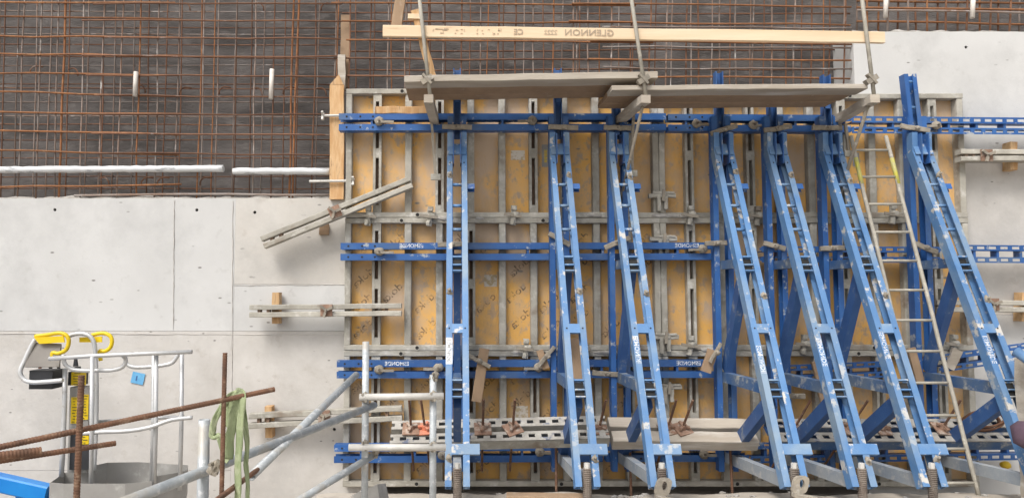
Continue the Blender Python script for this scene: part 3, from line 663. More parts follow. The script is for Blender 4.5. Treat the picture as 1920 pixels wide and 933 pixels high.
for (px, py, d, ln, rot, mt, lb) in ((771,800,.63,-.02,0,'plate_rust','anchor rod with rusty square plate, between the galvanised upright tubes'),
        (797,800,.63,-.10,0,'plate_orange','anchor rod with orange-marked plate, right by a galvanised upright tube'),
        (905,803,.63,.0,.05,'plate_rust','anchor rod with squarely set rusty plate, between the first and second props'),
        (961,806,.63,.02,.7,'plate_rust','anchor rod whose plate is turned cornerwise, between the first and second props'),
        (1122,797,.63,.10,.1,'plate_rust','anchor rod at the joint of steel and timber anchor beams'),
        (1250,800,.63,.10,.5,'plate_rust','anchor rod on the timber beams, close to the third prop'),
        (1277,797,.63,.16,.6,'plate_rust','anchor rod on the timber beams with large tilted plate'),
        (1486,800,.63,.25,.2,'plate_rust','leaning anchor rod on the blue slotted beam by the fourth prop'),
        (1588,796,.63,.3,.3,'plate_rust','leaning anchor rod on the blue slotted beam by the fifth prop'),
        (1650,800,.63,.28,.3,'plate_rust','leaning anchor rod on the blue slotted beam by the ladder'),
        (1762,803,.63,.2,.1,'plate_rust','leaning anchor rod on the blue slotted beam past the ladder')):
    anchor_rod(px, py, d, ln, lb, mt, rot)

# ------------------------------------------------------------------ waler pairs clamping the free ends (steel, cement coated)
def end_pair(pa, pb, gap, label, plate, block=None, d=.19, holes=True):
    a, b = P(*pa, d), P(*pb, d); u = (b-a).normalized(); n = V((-u.z,0,u.x)); t = thing('end_waler', (a+b)/2, label, 'waler', 'cement-coated waler pairs over the form edges')
    for s in (1,-1): MB().beam(a+n*s*gap/2, b+n*s*gap/2, .052, .10, (0,-1,0), 8, .003, .006).build('channel', M['form_steel'], t)
    for f in (.06,.12,.9): c = a.lerp(b, f); MB().box(c+V((-.015,-.03,-gap*.42)), c+V((.015,.04,gap*.42))).build('spacer', M['form_rust'], t)
    c = P(*plate, d+.06); pl = MB(); pl.beam(c-u*.06, c+u*.06, .12, .012, (0,-1,0)); pl.build('plate', M['plate_rust'], t)
    m = MB(); m.tube([c+V((0,.16,0)), c+V((0,-.06,0))], .011, 8)
    for q in (.4, 2.5, 4.4): m.beam(c+V((0,-.02,0)), c+V((.075*math.cos(q),-.03,.075*math.sin(q))), .024, .024, (0,-1,0))
    m.build('wing_nut', M['wedge'], t)
    if block:
        bx, y0, y1, lb = block; p0, p1 = P(bx, y1, d-.10), P(bx, y0, d-.10)
        o = MB().beam(p0, p1, .075, .12, (0,-1,0), 4, .003, .004).build('timber_block', M['timber_orange']); tag(o, lb, 'timber', 'timber packers behind the waler pairs')
end_pair((494,455),(771,342), .075, 'slanting pair of cement-coated walers at the foot of the orange board', (628,397))
MB_ = MB().beam(P(608,420,.03), P(608,440,.03), .10, .06, (0,-1,0), 3, .004); tag(MB_.build('timber_block', M['timber_brown']), 'small timber packer under the slanting waler pair', 'timber', 'timber packers behind the waler pairs')
end_pair((470,583),(753,580), .075, 'level pair of cement-coated walers halfway up the pale wall', (612,581), (519,548,606,'orange timber packer behind the level waler pair halfway up'))
end_pair((469,788),(754,773), .095, 'lowest pair of cement-coated walers on the pale wall, behind slanting tubes', (608,780), (506,760,818,'orange timber packer behind the lowest waler pair'))
end_pair((1796,292),(2010,293), .07, 'short pair of cement-coated walers high on the bare wall', (1850,291), (1894,268,320,'timber packer behind the high waler pair on the bare wall'))
end_pair((1752,573),(2010,575), .07, 'pair of cement-coated walers on the bare wall beyond the last prop', (1862,570), (1915,548,602,'timber packer behind the waler pair beyond the last prop'))

# ------------------------------------------------------------------ timber stop-end
t = thing('stop_end_board', P(632,372,.03), 'rough orange timber board standing upright with a pointed top, beside the yellow panels', 'board')
a, b = P(632,374,.035), P(632,160,.035); m = MB(); m.beam(a, b, .148, .05, (0,-1,0), 10, .003); m.build('board', M['timber_orange'], t)
c = b; m = MB(); m.add([c+V((-.072,-.024,0)), c+V((.072,-.024,0)), c+V((.02,-.024,.11)), c+V((-.072,.024,0)), c+V((.072,.024,0)), c+V((.02,.024,.11))], [(0,1,2),(3,5,4),(0,2,5,3),(1,4,5,2),(0,3,4,1)]); m.build('pointed_top', M['timber_orange'], t)
tag(MB().beam(P(641,170,-.03), P(641,104,-.03), .08, .05, (0,-1,0), 4, .003).build('timber_offcut', M['timber_grey']), 'short pale timber offcut behind the pointed board', 'timber')
tag(MB().beam(P(647,165,-.11), P(648,29,-.11), .095, .04, (0,-1,0), 6, .003).build('upright_batten', M['timber_brown']), 'brown upright batten standing behind the pale offcut', 'timber')
tag(MB().beam(P(704,208,.2), P(802,208,.2), .075, .09, (0,-1,0), 6, .003, .004).build('timber_offcut', M['timber_orange']), 'orange timber offcut lying on the top blue waler', 'timber')
for (py, lb) in ((217,'steel tie bar with wing nut through the pointed board at the top waler'), (340,'steel tie bar with flange nut through the lower part of the pointed board')):
    xo = 0 if py < 300 else -25
    a, b = P(605+xo,py,.09), P(662 + (25 if py<300 else 0),py-1,.09); t = thing('tie_bar', (a+b)/2, lb, 'tie rod', 'tie bars through the pointed board')
    MB().tube([a,b], .014, 8).build('rod', M['galv_cement'], t); c = a if py < 300 else b; m = MB()
    for q in (.6,2.4,4.2,5.6): m.beam(c, c+V((.0,.05*math.cos(q),.055*math.sin(q))), .022, .022, (1,0,0))
    m.build('wing_nut', M['galv_cement'], t)

# ------------------------------------------------------------------ working platform with guard-rail
def plank(a, b, w, h, mt, name, lb, cat='plank', grp=None, ref=(0,-1,0), seg=10, jit=.003):
    return tag(MB().beam(a, b, w, h, ref, seg, jit, .004).build(name, M[mt]), lb, cat, grp)
for k, (dd, lb) in enumerate(((.93,'outermost of the scaffold boards at the stop-end side, cement along its edge'),(.70,'middle scaffold board of the stop-end side platform'),(.47,'scaffold board of the stop-end side platform nearest the panels'))):
    z0, z1 = Z(153,.95), Z(146,.95)
    plank(V((X(757,.98),-dd,z0+.004*k)), V((X(1237,.98)-.05*k,-dd,z1+.004*k)), .062, .222, 'timber_brown' if k else 'timber_grey', 'scaffold_board', lb, 'plank', 'scaffold boards', (0,-1,0))
for k, (dd, lb) in enumerate(((.93,'outermost of the scaffold boards at the ladder side, ending by the guard post'),(.70,'middle scaffold board of the ladder side platform'),(.47,'scaffold board of the ladder side platform nearest the panels'))):
    z0 = Z(158,.95)-.012; plank(V((X(1150,.98),-dd,z0-.048)), V((X(1634,.98)-.03*k,-dd,z0-.030)), .045, .222, 'timber_brown' if k else 'timber_grey', 'scaffold_board', lb, 'plank', 'scaffold boards', (0,-1,0))
def bracket(px, lean, xb, lb, plb):
    """platform bracket: ledger to the wall, raking strut, and a tube post for the guard-rail"""
    f = P(px, 172, 1.06); t = thing('platform_bracket', f, lb, 'bracket', 'brackets carrying the scaffold boards')
    zb = Z(172,1.06)-.075
    MB().beam(V((f.x,-1.10,zb)), V((xb,-.16,zb)), .085, .075, (0,0,1), 4, .003).build('ledger', M['timber_grey'], t)
    if px > 900: MB().tube([V((f.x,-.98,zb-.03)), V(((f.x+xb)/2,-.55,zb-.5)), V((xb,-.15,zb-.95))], .016, 8).build('raking_strut', M['wedge'], t, smooth=True)
    p0, p1 = f+V((.02,.0,-.12)), P(px-lean, -60, 1.06); q = thing('guard_post', p0, plb, 'post', 'tube posts of the guard-rail')
    MB().pipe(p0, p1, .0175, .004, 10).build('tube', M['ladder'], q, smooth=True)
    m = MB(); c = P(px-3, 150, 1.06); m.beam(c+V((-.05,0,-.03)), c+V((.05,0,.03)), .05, .06, (0,-1,0)); m.beam(c+V((-.04,-.01,.05)), c+V((.04,-.01,-.04)), .022, .05, (0,-1,0)); m.build('swivel_clamp', M['wedge'], q)
bracket(804, 24, X(815,.16), 'platform bracket at the stop-end side of the boards', 'guard-rail post at the stop-end side with new timber bolted beside it')
bracket(1209, 34, X(1160,.16), 'platform bracket where the two sets of boards overlap', 'rusty guard-rail post where the boards overlap')
bracket(1636, 27, X(1570,.16), 'platform bracket at the ladder side end of the boards', 'guard-rail post in front of the tall bare wall')
a, b = P(718,59,1.015), P(1657,71,1.015); gr = thing('guard_rail', (a+b)/2, 'new pale timber guard-rail board stamped with mirrored grey lettering', 'guard rail')
MB().beam(a, b, .105, .04, (0,-1,0), 16, .0025, .003).build('board', M['timber_new'], gr)
u = (b-a).normalized(); up = V((-u.z,0,u.x))
for px, s, sz in ((1104,'GLENNON',.082),(1040-8,'2222',.062),(972,'CE',.075)):
    c = a.lerp(b, (px-718)/(1657-718)) + V((0,-.0255,0)); text('stamped_lettering', s, M['stamp'], gr, c, u, up, sz, True, 1.15 if s == 'GLENNON' else 1)
m = MB()                                                # blurred stamp, not legible in the photograph
for k in range(34):
    c = a.lerp(b, (random.choice((random.uniform(812,842), random.uniform(850,945)))-718)/(1657-718)) + V((0,-.0245,0)) + up*random.choice((-.018,.012,.02))
    q = random.choice((0,0,1.2,1.57)); e = u*math.cos(q) + up*math.sin(q); m.beam(c-e*random.uniform(.006,.016), c+e*random.uniform(.006,.014), .004, .003, (0,-1,0))
tag(m.build('stamp_strokes', M['stamp'], gr), kind='stuff')
plank(P(742,70,.92), P(757,-60,.92), .10, .045, 'timber_brown', 'timber_upright', 'brown timber upright at the free end of the guard-rail', 'timber')
plank(P(812,150,.94), P(778,20,.94), .075, .045, 'timber_orange', 'timber_upright', 'slim leaning timber beside the guard post', 'timber')
plank(P(765,32,.95), P(789,33,.95), .05, .05, 'timber_new', 'timber_offcut', 'pale timber offcut above the guard-rail board', 'timber', None, (0,-1,0), 2)
# long hanging bars below the platform
for (pa, pb, dd, lb) in (((806,182),(817,332),.30,'grey hanging bar with a block at its end, beside the first prop'), ((1188,186),(1185,325),.45,'rusty hanging bar beside the third prop'), ((1585,232),(1592,288),.40,'thin hanging bar beside the sixth prop')):
    a, b = P(*pa,dd), P(*pb,dd); t = thing('hanging_bar', b, lb, 'bar', None)
    MB().beam(b, a, .026, .026, (0,-1,0), 4, .003).build('bar', M['wedge'], t); MB().box(b+V((-.05,-.02,-.03)), b+V((.05,.02,.03))).build('end_block', M['form_steel'], t)

# ------------------------------------------------------------------ ladder
ld = thing('ladder', P(1835,933,1.45), 'slim dusty ladder leaning on the formwork between the last two props', 'ladder')
lt0, lt1 = P(1595,262,.42), P(1661,255,.42); lb1 = P(1838,938,1.25); L = lb1 - lt1
w0 = (lt1.x-lt0.x)
def LP(f, s): p = lt1 + L*f; return p + V((-(w0 + .02*f) * (1-s), 0, 0))
for s in (0, 1):
    MB().tube([LP(i/12, s)+V((random.uniform(-.003,.003),0,0)) for i in range(13)], .019, 8).build('stile', M['ladder'], ld, smooth=True)
    MB().tube([LP(.07,s), LP(.15,s)], .0205, 8).build('yellow_sleeve', M['lime'], ld, smooth=True)
k = 0
for f in [.045 + .083*i for i in range(12)]:
    MB().tube([LP(f,0), LP(f,1)], .013, 8).build('rung', M['ladder'], ld, smooth=True)
for s in (0,1): MB().tube([LP(1,s)+V((0,0,.01)), LP(1,s)+V((0,-.005,-.035))], .024, 8).build('foot', M['black'], ld)

# ------------------------------------------------------------------ scrap timber pieces jammed in the formwork
for (pa, pb, w, dd, mt, lb) in (((908,653),(893,752),.10,.34,'timber_brown','long brown timber scrap wedged upright beside the first prop'), ((1075,634),(1083,716),.11,.42,'timber_brown','brown timber scrap jammed inside the second prop'),
        ((1336,655),(1323,697),.10,.42,'timber_brown','short timber scrap wedged at the fourth prop'), ((1527,678),(1546,762),.06,.30,'timber_brown','slim pale timber scrap slanting behind the fifth prop'),
        ((1708,652),(1725,716),.08,.42,'timber_brown','timber scrap jammed behind the ladder'), ((1012,656),(1024,690),.07,.34,'timber_brown','short timber scrap crossed by a wedge near the second prop'), ((1795,655),(1778,690),.10,.36,'timber_grey','grey timber scrap beyond the ladder at the tilted waler')):
    plank(P(*pb,dd), P(*pa,dd), w, .035, mt, 'timber_scrap', lb, 'timber', 'timber scraps', (0,-1,0), 4, .003)
wedge(897, 676, .38, .26, -27, 'slanting wedge crossing the long brown timber scrap', 'crossed wedges', w=.04)
wedge(1024, 668, .38, .26, 50, 'steep wedge crossing a short scrap near the second prop', 'crossed wedges', w=.04)
wedge(1342, 661, .46, .22, 58, 'steep wedge crossing the scrap at the fourth prop', 'crossed wedges', w=.035)
# curved clamp hooks at the feet
for (px, py, lb) in ((1243,912,'pale steel eye plate at the foot of the third prop'), (1500,908,'pale steel eye plate at the foot of the fourth prop')):
    c = P(px,py,1.87); m = MB(); n = 16; vs = []
    for y in (-.018, .018):
        for k in range(n):
            q = 2*math.pi*k/n; ex = abs(math.cos(q))**.6*math.copysign(1, math.cos(q)); ez = abs(math.sin(q))**.6*math.copysign(1, math.sin(q))
            vs.append(c+V((.060*ex+.018*ez, y, .068*ez))); vs.append(c+V((.020*math.cos(q)+.010, y, .036*math.sin(q)+.010)))
    fs = []
    for k in range(n):
        j = (k+1) % n; a0, a1, b0, b1 = 2*k, 2*k+1, 2*j, 2*j+1; o2 = 2*n
        fs += [(a0,b0,b1,a1), (a0+o2,a1+o2,b1+o2,b0+o2), (a0,a0+o2,b0+o2,b0), (a1,b1,b1+o2,a1+o2)]
    m.add(vs, fs); m.beam(c+V((-.07,-.03,-.07)), c+V((.11,-.04,-.10)), .035, .06, (0,-1,0), 4, .004, .006)
    tag(m.build('eye_plate', M['wedge'], smooth=False), lb, 'plate', 'eye plates at the prop feet')

# ------------------------------------------------------------------ things on the ground by the formwork
def gz(x, d): return ground_h(x, d)
for (px0, px1, dd, w, mt, lb) in ((948,1088,1.42,.14,'timber_brown','wide board lying on the ground between the first two props'), (1272,1338,.32,.06,'timber_orange','orange timber offcut on the ground under the lowest panel'), (1452,1560,1.62,.10,'timber_grey','grey sole board under the foot of the fifth prop'), (1708,1760,1.55,.10,'timber_grey','grey sole board beside the ladder foot')):
    a, b = X(px0,dd), X(px1,dd); z = max(gz(a,dd), gz(b,dd), gz((a+b)/2,dd)) + .022
    plank(V((a,-dd,z)), V((b,-dd-.05,z)), .04, w, mt, 'ground_board', lb, 'timber', 'boards on the ground', (0,-1,0), 5, .002)
for (px, lb) in ((1040,'rusty anchor plate and nut on the ground near the second prop'), (1178,'rusty anchor plate and nut on the ground near the third prop'), (1365,'rusty anchor plate and nut on the ground near the fourth prop')):
    x = X(px,.62); z = gz(x,.62)+.012; t = thing('ground_anchor', (x,-.62,z), lb, 'anchor', 'ground anchors')
    MB().beam(V((x-.12,-.62,z)), V((x+.12,-.63,z+.01)), .02, .16, (0,-1,0)).build('plate', M['plate_rust'], t)
    MB().tube([V((x,-.62,z+.01)), V((x,-.62,z+.06)), V((x,-.62,z+.10))], .04, 8, True, [.06,.04,.03]).build('nut', M['spindle'], t)
    MB().rebar(V((x,-.62,z+.08)), V((x+.01,-.55,.60)), .012, .02, 6).build('rod', M['rust_big'], t)
m = MB()
for k in range(260):
    d = random.uniform(.1, 2.2); x = random.uniform(-1.1, 5.8); m.lump((x, -d, gz(x,d)+.004), random.choice((random.uniform(.008,.03), random.uniform(.02,.06) if d < .9 else .02)), k, (1.3,1,.55), .8)
tag(m.build('rubble', M['rough_concrete'], origin=(0,0,0)), 'loose cement crumbs scattered on the ground below the formwork', 'rubble', kind='stuff')
c = P(694,921,2.4); t = thing('bent_plate', c, 'bent steel plate standing at the base of the upright tube', 'plate')
m = MB(); m.add([c+V((-.10,0,-.16)), c+V((.09,-.02,-.16)), c+V((.05,0,.05)), c+V((-.12,0,-.02)), c+V((.14,.12,-.16)), c+V((.10,.12,.03))], [(0,1,2,3),(1,4,5,2)]); o = m.build('plate_sheet', M['sheet_steel'], t)
sd = o.modifiers.new('thickness', 'SOLIDIFY'); sd.thickness = .008
cx = P(1885,871,.5); tag(MB().lump(cx, .045, 3, (1.1,1,.85), .12).build('yellow_cap', M['lemon'], smooth=True), 'round yellow cap on the bottom slotted waler past the ladder', 'cap')
# coil of rusty wire behind the last prop
pts = [P(1838,793,.62)+V((.17*math.cos(q)*(1+.12*math.sin(q*.7)), -.02*math.sin(q*1.3)-.006*q, .085*math.sin(q)+.004*q)) for q in [i*.3 for i in range(64)]]
tag(MB().tube(pts, .011, 6).build('wire_coil', M['rust_dark'], smooth=True), 'tangled coil of rusty wire on the blue anchor beam past the ladder', 'wire')
# post and bundle cut by the picture edge
xo = X(1897,1.6); zg = gz(xo+.1,1.65)
t = thing('rough_post', (xo+.12,-1.65,zg), 'cement-splashed thick timber post past the last prop', 'post')
MB().beam(V((xo+.14,-1.65,zg-.02)), V((xo+.13,-1.65,Z(672,1.65))), .24, .2, (0,-1,0), 14, .006, .02).build('post', M['timber_grey'], t)
tag(MB().lump(P(1926,815,1.85), .105, 11, (1.1,.8,1.15), .25).build('cloth_bundle', M['purple'], smooth=True), 'dark purple cloth bundle hung on the thick timber post', 'bundle')
tag(MB().pipe(P(1905,658,1.75), P(1965,700,1.95), .04, .005, 12).build('blue_pipe', M['blue_dusty_skylit'], smooth=True), 'blue pipe end leaning on the thick timber post', 'pipe')

# ------------------------------------------------------------------ galvanised guard tubes at the pit edge
def coup(c, r=.034, parent=None, k=0):
    m = MB(); m.beam(c+V((-.022,0,-.024)), c+V((.018,0,.028)), .04, .045, (0,-1,0), 3, .004, .01); m.tube([c+V((-.012,-.05,.024)), c+V((-.008,.04,.02))], .008, 6); m.tube([c+V((.012,-.045,-.022)), c+V((.01,-.01,-.02))], .010, 6); m.lump(c+V((.0,-.01,-.004)), .024, c.x*9, (1,.9,1.2), .6)
    return m.build('tube_coupler', M['wedge'], parent)
def gtube(a, b, lb, r=.0242, mt='galv', cps=(), grp='galvanised scaffold tubes'):
    a, b = V(a), V(b); t = thing('scaffold_tube', a if a.z < b.z else b, lb, 'tube', grp)
    MB().pipe(a, b, r, .004, 14).build('tube', M[mt], t, smooth=True)
    for c in cps: coup(V(c), parent=t)
dt = 2.55
g0 = P(686,640,dt); zg = gz(g0.x, dt)
gtube(V((g0.x,-dt,zg)), g0, 'upright galvanised tube standing closest to the pale wall', cps=(P(684,744,dt+.03), P(684,834,dt+.03)))
g1 = P(812,702,dt); gtube(V((g1.x-.0,-dt,gz(g1.x,dt))), g1, 'upright galvanised tube beside the first prop', cps=(P(812,742,dt+.03), P(812,836,dt+.03), P(815,705,dt)))
gtube(P(674,744,dt+.055), P(832,742,dt+.055), 'upper level cement-splashed tube joining the two upright tubes', mt='galv_cement')
gtube(P(654,838,dt+.055), P(836,838,dt+.055), 'lower level cement-splashed tube joining the two upright tubes', mt='galv_cement')
pa, pb = P(702,759,2.5), P(240,938,4.62); e = (pb-pa).normalized()
gtube(pb + e*.9, pa, 'long thick galvanised handrail tube slanting past the green strap', r=.0245, cps=())
gtube(P(471,892,3.95), P(668,702,2.35), 'galvanised tube crossing behind the long handrail, ribbed bar in its open end', r=.0245)
pa, pb = P(700,853,2.5), P(556,940,3.0); e = (pb-pa).normalized()
gtube(pb + e*.5, pa, 'short galvanised brace slanting down from the upright tube', r=.0245, cps=(P(704,848,2.5),))
q = P(383,786,4.15); gtube(V((q.x,q.y,gz(q.x,4.15))), q, 'galvanised post standing beside the green strap', r=.0275, cps=(P(404,876,4.22),))
# ribbed bars
def rbar(a, b, r, lb): tag(MB().rebar(a, b, r).build('ribbed_bar', M['rust_big'], smooth=True), lb, 'rebar', 'rusty ribbed bars of the makeshift railing')
rbar(P(-60,850,4.95), P(515,729,4.2), .0115, 'long rusty ribbed bar running level under the green strap')
rbar(P(-50,871,4.9), P(217,830,4.5), .0115, 'thin rusty ribbed bar crossing the lift mast, below the long one')
rbar(P(-50,860,5.0), P(78,845,4.85), .016, 'thick short rusty ribbed bar end beside the lift')
q = P(422,660,4.35); q0 = P(413,960,4.35); q0.z = gz(q0.x,4.35)-.02; rbar(q0, q, .0105, 'upright rusty ribbed bar carrying the green strap')
q = P(153,702,4.75); q0 = P(139,960,4.75); q0.z = gz(q0.x,4.75)-.02; rbar(q0, q, .0125, 'upright rusty ribbed bar in front of the lift mast')
q = P(488,876,3.85); q0 = P(395,945,4.6); q0 = q0 + (q0-q)*.2; rbar(q0, q, .012, 'slanting rusty ribbed bar pushed into the open tube end')
# green strap
st = thing('webbing_strap', P(440,735,4.3), 'green webbing strap draped over the crossing ribbed bars', 'strap')
def ribbon(pts, w, name, tw=0, ref=(0,-1,0)):
    m = MB(); vs, fs = [], []
    n = len(pts)
    for i, p in enumerate(pts):
        t = (V(pts[min(i+1,n-1)]) - V(pts[max(i-1,0)])).normalized(); q = tw*i/n
        s = t.cross(V(ref)).normalized(); s = s*math.cos(q) + V(ref)*math.sin(q)
        for k in range(5): vs.append(V(p) + s*w*(k/4-.5) + V((0, .006*math.sin(k*1.6+i*.8), 0)))
    for i in range(n-1):
        for k in range(4): fs.append((i*5+k, i*5+k+1, (i+1)*5+k+1, (i+1)*5+k))
    m.add(vs, fs); o = m.build(name, M['strap'], st, smooth=True); sd = o.modifiers.new('thickness','SOLIDIFY'); sd.thickness = .003
def curve(ps, d0, n=14):
    ps = [P(a,b,d0+(c if c else 0)) for a,b,c in ps]; out = []
    for i in range(len(ps)-1):
        p0, p1, p2, p3 = ps[max(i-1,0)], ps[i], ps[i+1], ps[min(i+2,len(ps)-1)]
        for k in range(n//2):
            t = k/(n//2); out.append(.5*((2*p1)+(p2-p0)*t+(2*p0-5*p1+4*p2-p3)*t*t+(3*p1-p0-3*p2+p3)*t**3))
    return out + [ps[-1]]
ribbon(curve([(446,736,-.05),(449,737,.04),(440,775,.05),(432,815,.05),(428,860,.05)], 4.25), .042, 'strap_fall', .3)
ribbon(curve([(452,735,-.03),(455,740,.05),(451,790,.06),(447,860,.06),(446,930,.06),(445,990,.06)], 4.25), .034, 'strap_fall', -.4)
ribbon(curve([(446,736,-.03),(428,745,-.05),(404,785,-.05),(398,815,-.05),(412,820,-.05),(420,850,-.05),(428,865,.0)], 4.25), .03, 'strap_loop', .9)
ribbon(curve([(455,738,.02),(458,780,.02),(463,820,.02),(462,870,.02),(465,925,.02),(466,960,.02)], 4.25), .022, 'strap_tail', 1.2)
ribbon(curve([(430,740,-.06),(432,775,-.06),(424,800,-.06)], 4.25), .045, 'strap_fold', .2)

# ------------------------------------------------------------------ small tape on the wall
o = MB().beam(P(247,706,.012), P(270,711,.012), .115, .003, (0,-1,0)).build('tape_patch', M['tape']); tag(o, 'small light blue taped note on the pale wall above the lift basket', 'note')
MB().beam(P(255,713,.0145), P(257,704,.0145), .012, .002, (0,-1,0)).build('ink_line', M['blue_inner'], o)

# ------------------------------------------------------------------ personnel lift
LD = 1.5
def Lp(px, py, dd=0): return P(px, py, LD+dd)
lf = thing('personnel_lift', V((-3.0,-1.5,-1.62)), 'small boom lift with a tubular basket, yellow grips and bright blue arm', 'lift')
def lt(name, pts, r, mt='alu', n=12): return MB().tube(pts, r, n).build(name, M[mt], lf, smooth=True)
def smoothp(pts, k=5):
    out = []; n = len(pts)
    for i in range(n-1):
        p0, p1, p2, p3 = pts[max(i-1,0)], pts[i], pts[i+1], pts[min(i+2,n-1)]
        for j in range(k):
            t = j/k; out.append(.5*((2*p1)+(p2-p0)*t+(2*p0-5*p1+4*p2-p3)*t*t+(3*p1-p0-3*p2+p3)*t**3))
    return out + [pts[-1]]
RT = .0175
# control console
lt('console_hoop', smoothp([Lp(66,636,.05), Lp(58,650,.06), Lp(46,676,.08), Lp(38,695,.1), Lp(43,709,.1), Lp(60,716,.1), Lp(100,714,.1), Lp(118,712,.1)]), .019)
m = MB(); m.add([Lp(64,642,.02), Lp(116,645,.02), Lp(113,688,.08), Lp(48,688,.08)], [(0,1,2,3)]); o = m.build('console_cover', M['cover'], lf); sd = o.modifiers.new('t','SOLIDIFY'); sd.thickness = .02
c0, c1 = Lp(54,729,.06), Lp(120,690,-.12); MB().box(c0, c1).build('control_box', M['black'], lf)
for px in (75, 95, 110): MB().tube([Lp(px,690,.02), Lp(px,684,.02)], .014, 8).build('switch', M['plate_orange' if px == 75 else 'black'], lf)
MB().tube([Lp(142,686,.02), Lp(142,670,.02), Lp(142,665,.02)], .02, 8, True, [.022,.012,.02]).build('joystick', M['black'], lf)
MB().box(Lp(134,692,.04), Lp(152,686,-.06)).build('joystick_base', M['black'], lf)
# yellow grips
def grip(pts): lt('yellow_grip', smoothp(pts), .017, 'yellow')
grip([Lp(66,630,.06), Lp(90,627,.06), Lp(112,624,.06), Lp(125,629,.06), Lp(129,640,.06), Lp(124,655,.06), Lp(110,662,.06), Lp(99,661,.06), Lp(98,672,.06), Lp(98,686,.06)])
grip([Lp(172,628,-.15), Lp(192,624,-.15), Lp(206,629,-.15), Lp(210,640,-.15), Lp(206,652,-.15), Lp(196,658,-.15), Lp(187,658,-.15), Lp(189,676,-.15)])
m = MB(); m.add([Lp(65,632,.07), Lp(120,629,.07), Lp(122,641,.07), Lp(75,644,.07)], [(0,1,2,3)]); o = m.build('yellow_plate', M['yellow'], lf); sd = o.modifiers.new('t','SOLIDIFY'); sd.thickness = .012
m = MB(); m.add([Lp(150,632,-.15), Lp(192,630,-.15), Lp(192,641,-.15), Lp(150,641,-.15)], [(0,1,2,3)]); o = m.build('yellow_plate', M['yellow'], lf); sd = o.modifiers.new('t','SOLIDIFY'); sd.thickness = .012
lt('console_hoop', smoothp([Lp(128,630,-.1), Lp(140,626,-.1), Lp(156,625,-.1), Lp(170,631,-.1), Lp(177,645,-.1), Lp(179,668,-.1), Lp(181,720,-.1), Lp(180,800,-.1), Lp(176,880,-.1)]), .019)
# mast
MB().box(Lp(126,885,-.08), Lp(180,722,-.20)).build('mast', M['sheet_steel'], lf)
MB().box(Lp(130,880,-.05), Lp(170,812,-.079)).build('mast_cover', M['black'], lf)
MB().box(Lp(127,722,-.08), Lp(166,694,-.20)).build('mast_head', M['black'], lf)
lt('mast_tube', [Lp(122,690,.0), Lp(121,760,.0), Lp(118,840,.0), Lp(115,893,.0)], .020)
for (a, b, c, d_) in ((133,722,162,697),(132,793,146,744),(152,786,167,739),(152,832,167,816)):
    s = MB().box(Lp(a,b,-.070 if b < 800 else -.044), Lp(c,d_,-.079 if b < 800 else -.0495)).build('yellow_label', M['yellow'], lf)
    dd_ = -.067 if b < 800 else -.041; p0, p1 = Lp(a,b,dd_), Lp(c,d_,dd_)
    m = MB()
    n = max(3, int((b-d_)/5))
    for i in range(n):
        z = p0.z + (p1.z-p0.z)*(i+.5)/n; m.box((p0.x+random.uniform(.01,.025), p0.y-.001, z-.0022), (p0.x + (p1.x-p0.x)*random.uniform(.4,.85), p0.y+.003, z+.0022))
    m.build('label_print', M['black'], s)
# basket rails
lt('top_rail', [Lp(92,672,.16), Lp(165,667,.16), Lp(235,664,.16), Lp(360,659,.16)], RT)
lt('hoop_rail', smoothp([Lp(119,664,.1), Lp(121,680,.1), Lp(134,691,.1), Lp(155,694,.1), Lp(180,694,.1), Lp(212,693,.1), Lp(230,687,.1), Lp(236,674,.1), Lp(230,665,.12)]), RT)
lt('hoop_rail', smoothp([Lp(236,680,-.2), Lp(245,686,-.2), Lp(262,688,-.2), Lp(300,685,-.2), Lp(322,680,-.2), Lp(332,668,-.2), Lp(335,662,-.2)]), RT)
for px, dd in ((173,.18),(288,-.05),(293,.12),(341,.05)):
    lt('basket_post', [Lp(px,668 if px < 200 else 664,dd), Lp(px-1,800,dd), Lp(px-3 if px<200 else px-4,945 if px < 200 else 918,dd)], RT)
lt('mid_rail', smoothp([Lp(150,812,.16), Lp(190,809,.16), Lp(240,807,.16), Lp(282,800,.16), Lp(320,787,.14), Lp(361,782,.1)]), RT)
lt('mid_rail', [Lp(185,790,-.2), Lp(270,783,-.2), Lp(345,781,-.15)], RT*.9)
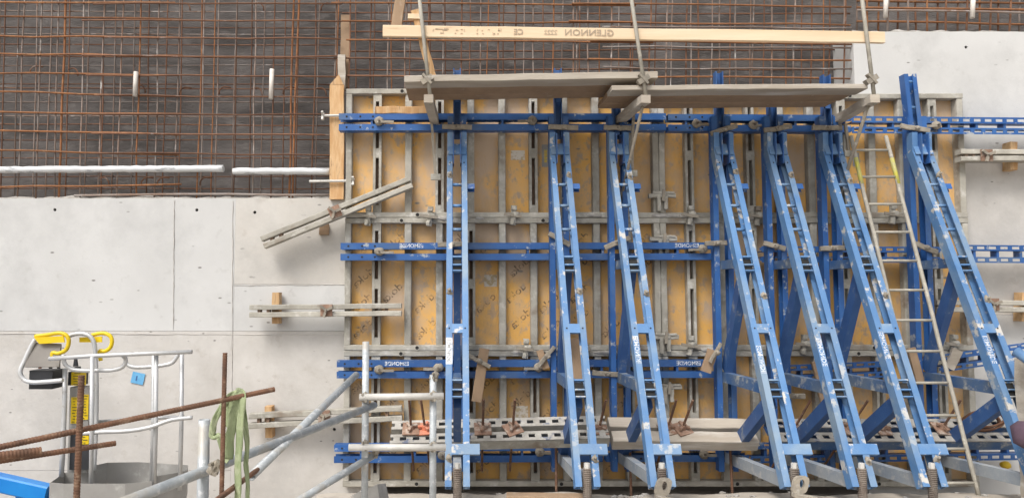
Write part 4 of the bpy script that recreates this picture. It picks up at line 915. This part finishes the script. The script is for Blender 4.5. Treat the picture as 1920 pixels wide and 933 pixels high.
# toe board: curved sheet round the floor
def toe(pts, h0, name):
    m = MB(); n = len(pts); vs = []
    for p in pts: vs += [p, p + V((0,0,h0))]
    m.add(vs, [(2*i, 2*i+2, 2*i+3, 2*i+1) for i in range(n-1)]); o = m.build(name, M['sheet_steel'], lf); sd = o.modifiers.new('t','SOLIDIFY'); sd.thickness = .004
fz = Lp(170,945,.16).z
def fl(px, dd): q = P(px, 900, LD+dd); return V((q.x, q.y, fz))
toe([fl(93,.2), fl(120,.24), fl(175,.24), fl(235,.24), fl(285,.16)], .185, 'toe_board')
toe([fl(285,.12), fl(300,.08), fl(325,-.0), fl(350,-.1), fl(352,-.2)], .21, 'toe_board')
toe([fl(352,-.3), fl(260,-.42), fl(200,-.4), fl(178,-.3)], .21, 'toe_board')
toe([fl(178,-.28), fl(120,-.2), fl(93,.16)], .17, 'toe_board')
m = MB(); pts = [fl(93,.2), fl(120,.24), fl(235,.24), fl(285,.16), fl(350,-.1), fl(352,-.3), fl(260,-.42), fl(178,-.3), fl(100,-.2)]
m.add(pts, [tuple(range(9))]); o = m.build('floor_plate', M['sheet_steel'], lf); sd = o.modifiers.new('t','SOLIDIFY'); sd.thickness = .03
for i in range(7):
    a = P(180+i*10, 900, LD+.245); MB().add([V((a.x,a.y,fz-.01)), V((a.x+.03,a.y,fz-.01)), V((a.x+.05,a.y,fz+.045)), V((a.x+.02,a.y,fz+.045))], [(0,1,2,3)]).build('hazard_stripe', M['black' if i % 2 else 'yellow'], lf)
# arm and carrier (run out of the picture)
m = MB(); m.beam(Lp(-160,868,.05), Lp(92,924,.05), .13, .12, (0,-1,0), 1, 0, .012); m.build('arm', M['lift_blue'], lf)
MB().beam(Lp(40,905,.0), Lp(60,960,.0), .12, .10, (0,-1,0), 1, 0, .01).build('arm_bracket', M['lift_blue'], lf)
MB().beam(Lp(60,955,-.05), fl(200,-.1)+V((0,0,-.08)), .12, .12, (0,-1,0), 1, 0, .01).build('basket_carrier', M['lift_blue'], lf)
a = Lp(-160,868,.05); MB().beam(a+V((.04,0,.05)), V((a.x-.5,a.y,-1.15)), .16, .16, (0,-1,0), 1, 0, .015).build('lower_arm', M['lift_blue'], lf)
MB().box((a.x-1.3,a.y-.45,-1.35), (a.x+.35,a.y+.45,-1.0)).build('chassis', M['lift_blue'], lf)
for sx in (-1.1,.15):
    for sy in (-.5,.5): MB().tube([V((a.x+sx,a.y+sy-.09,-1.38)), V((a.x+sx,a.y+sy+.09,-1.38))], .27, 20).build('wheel', M['black'], lf)
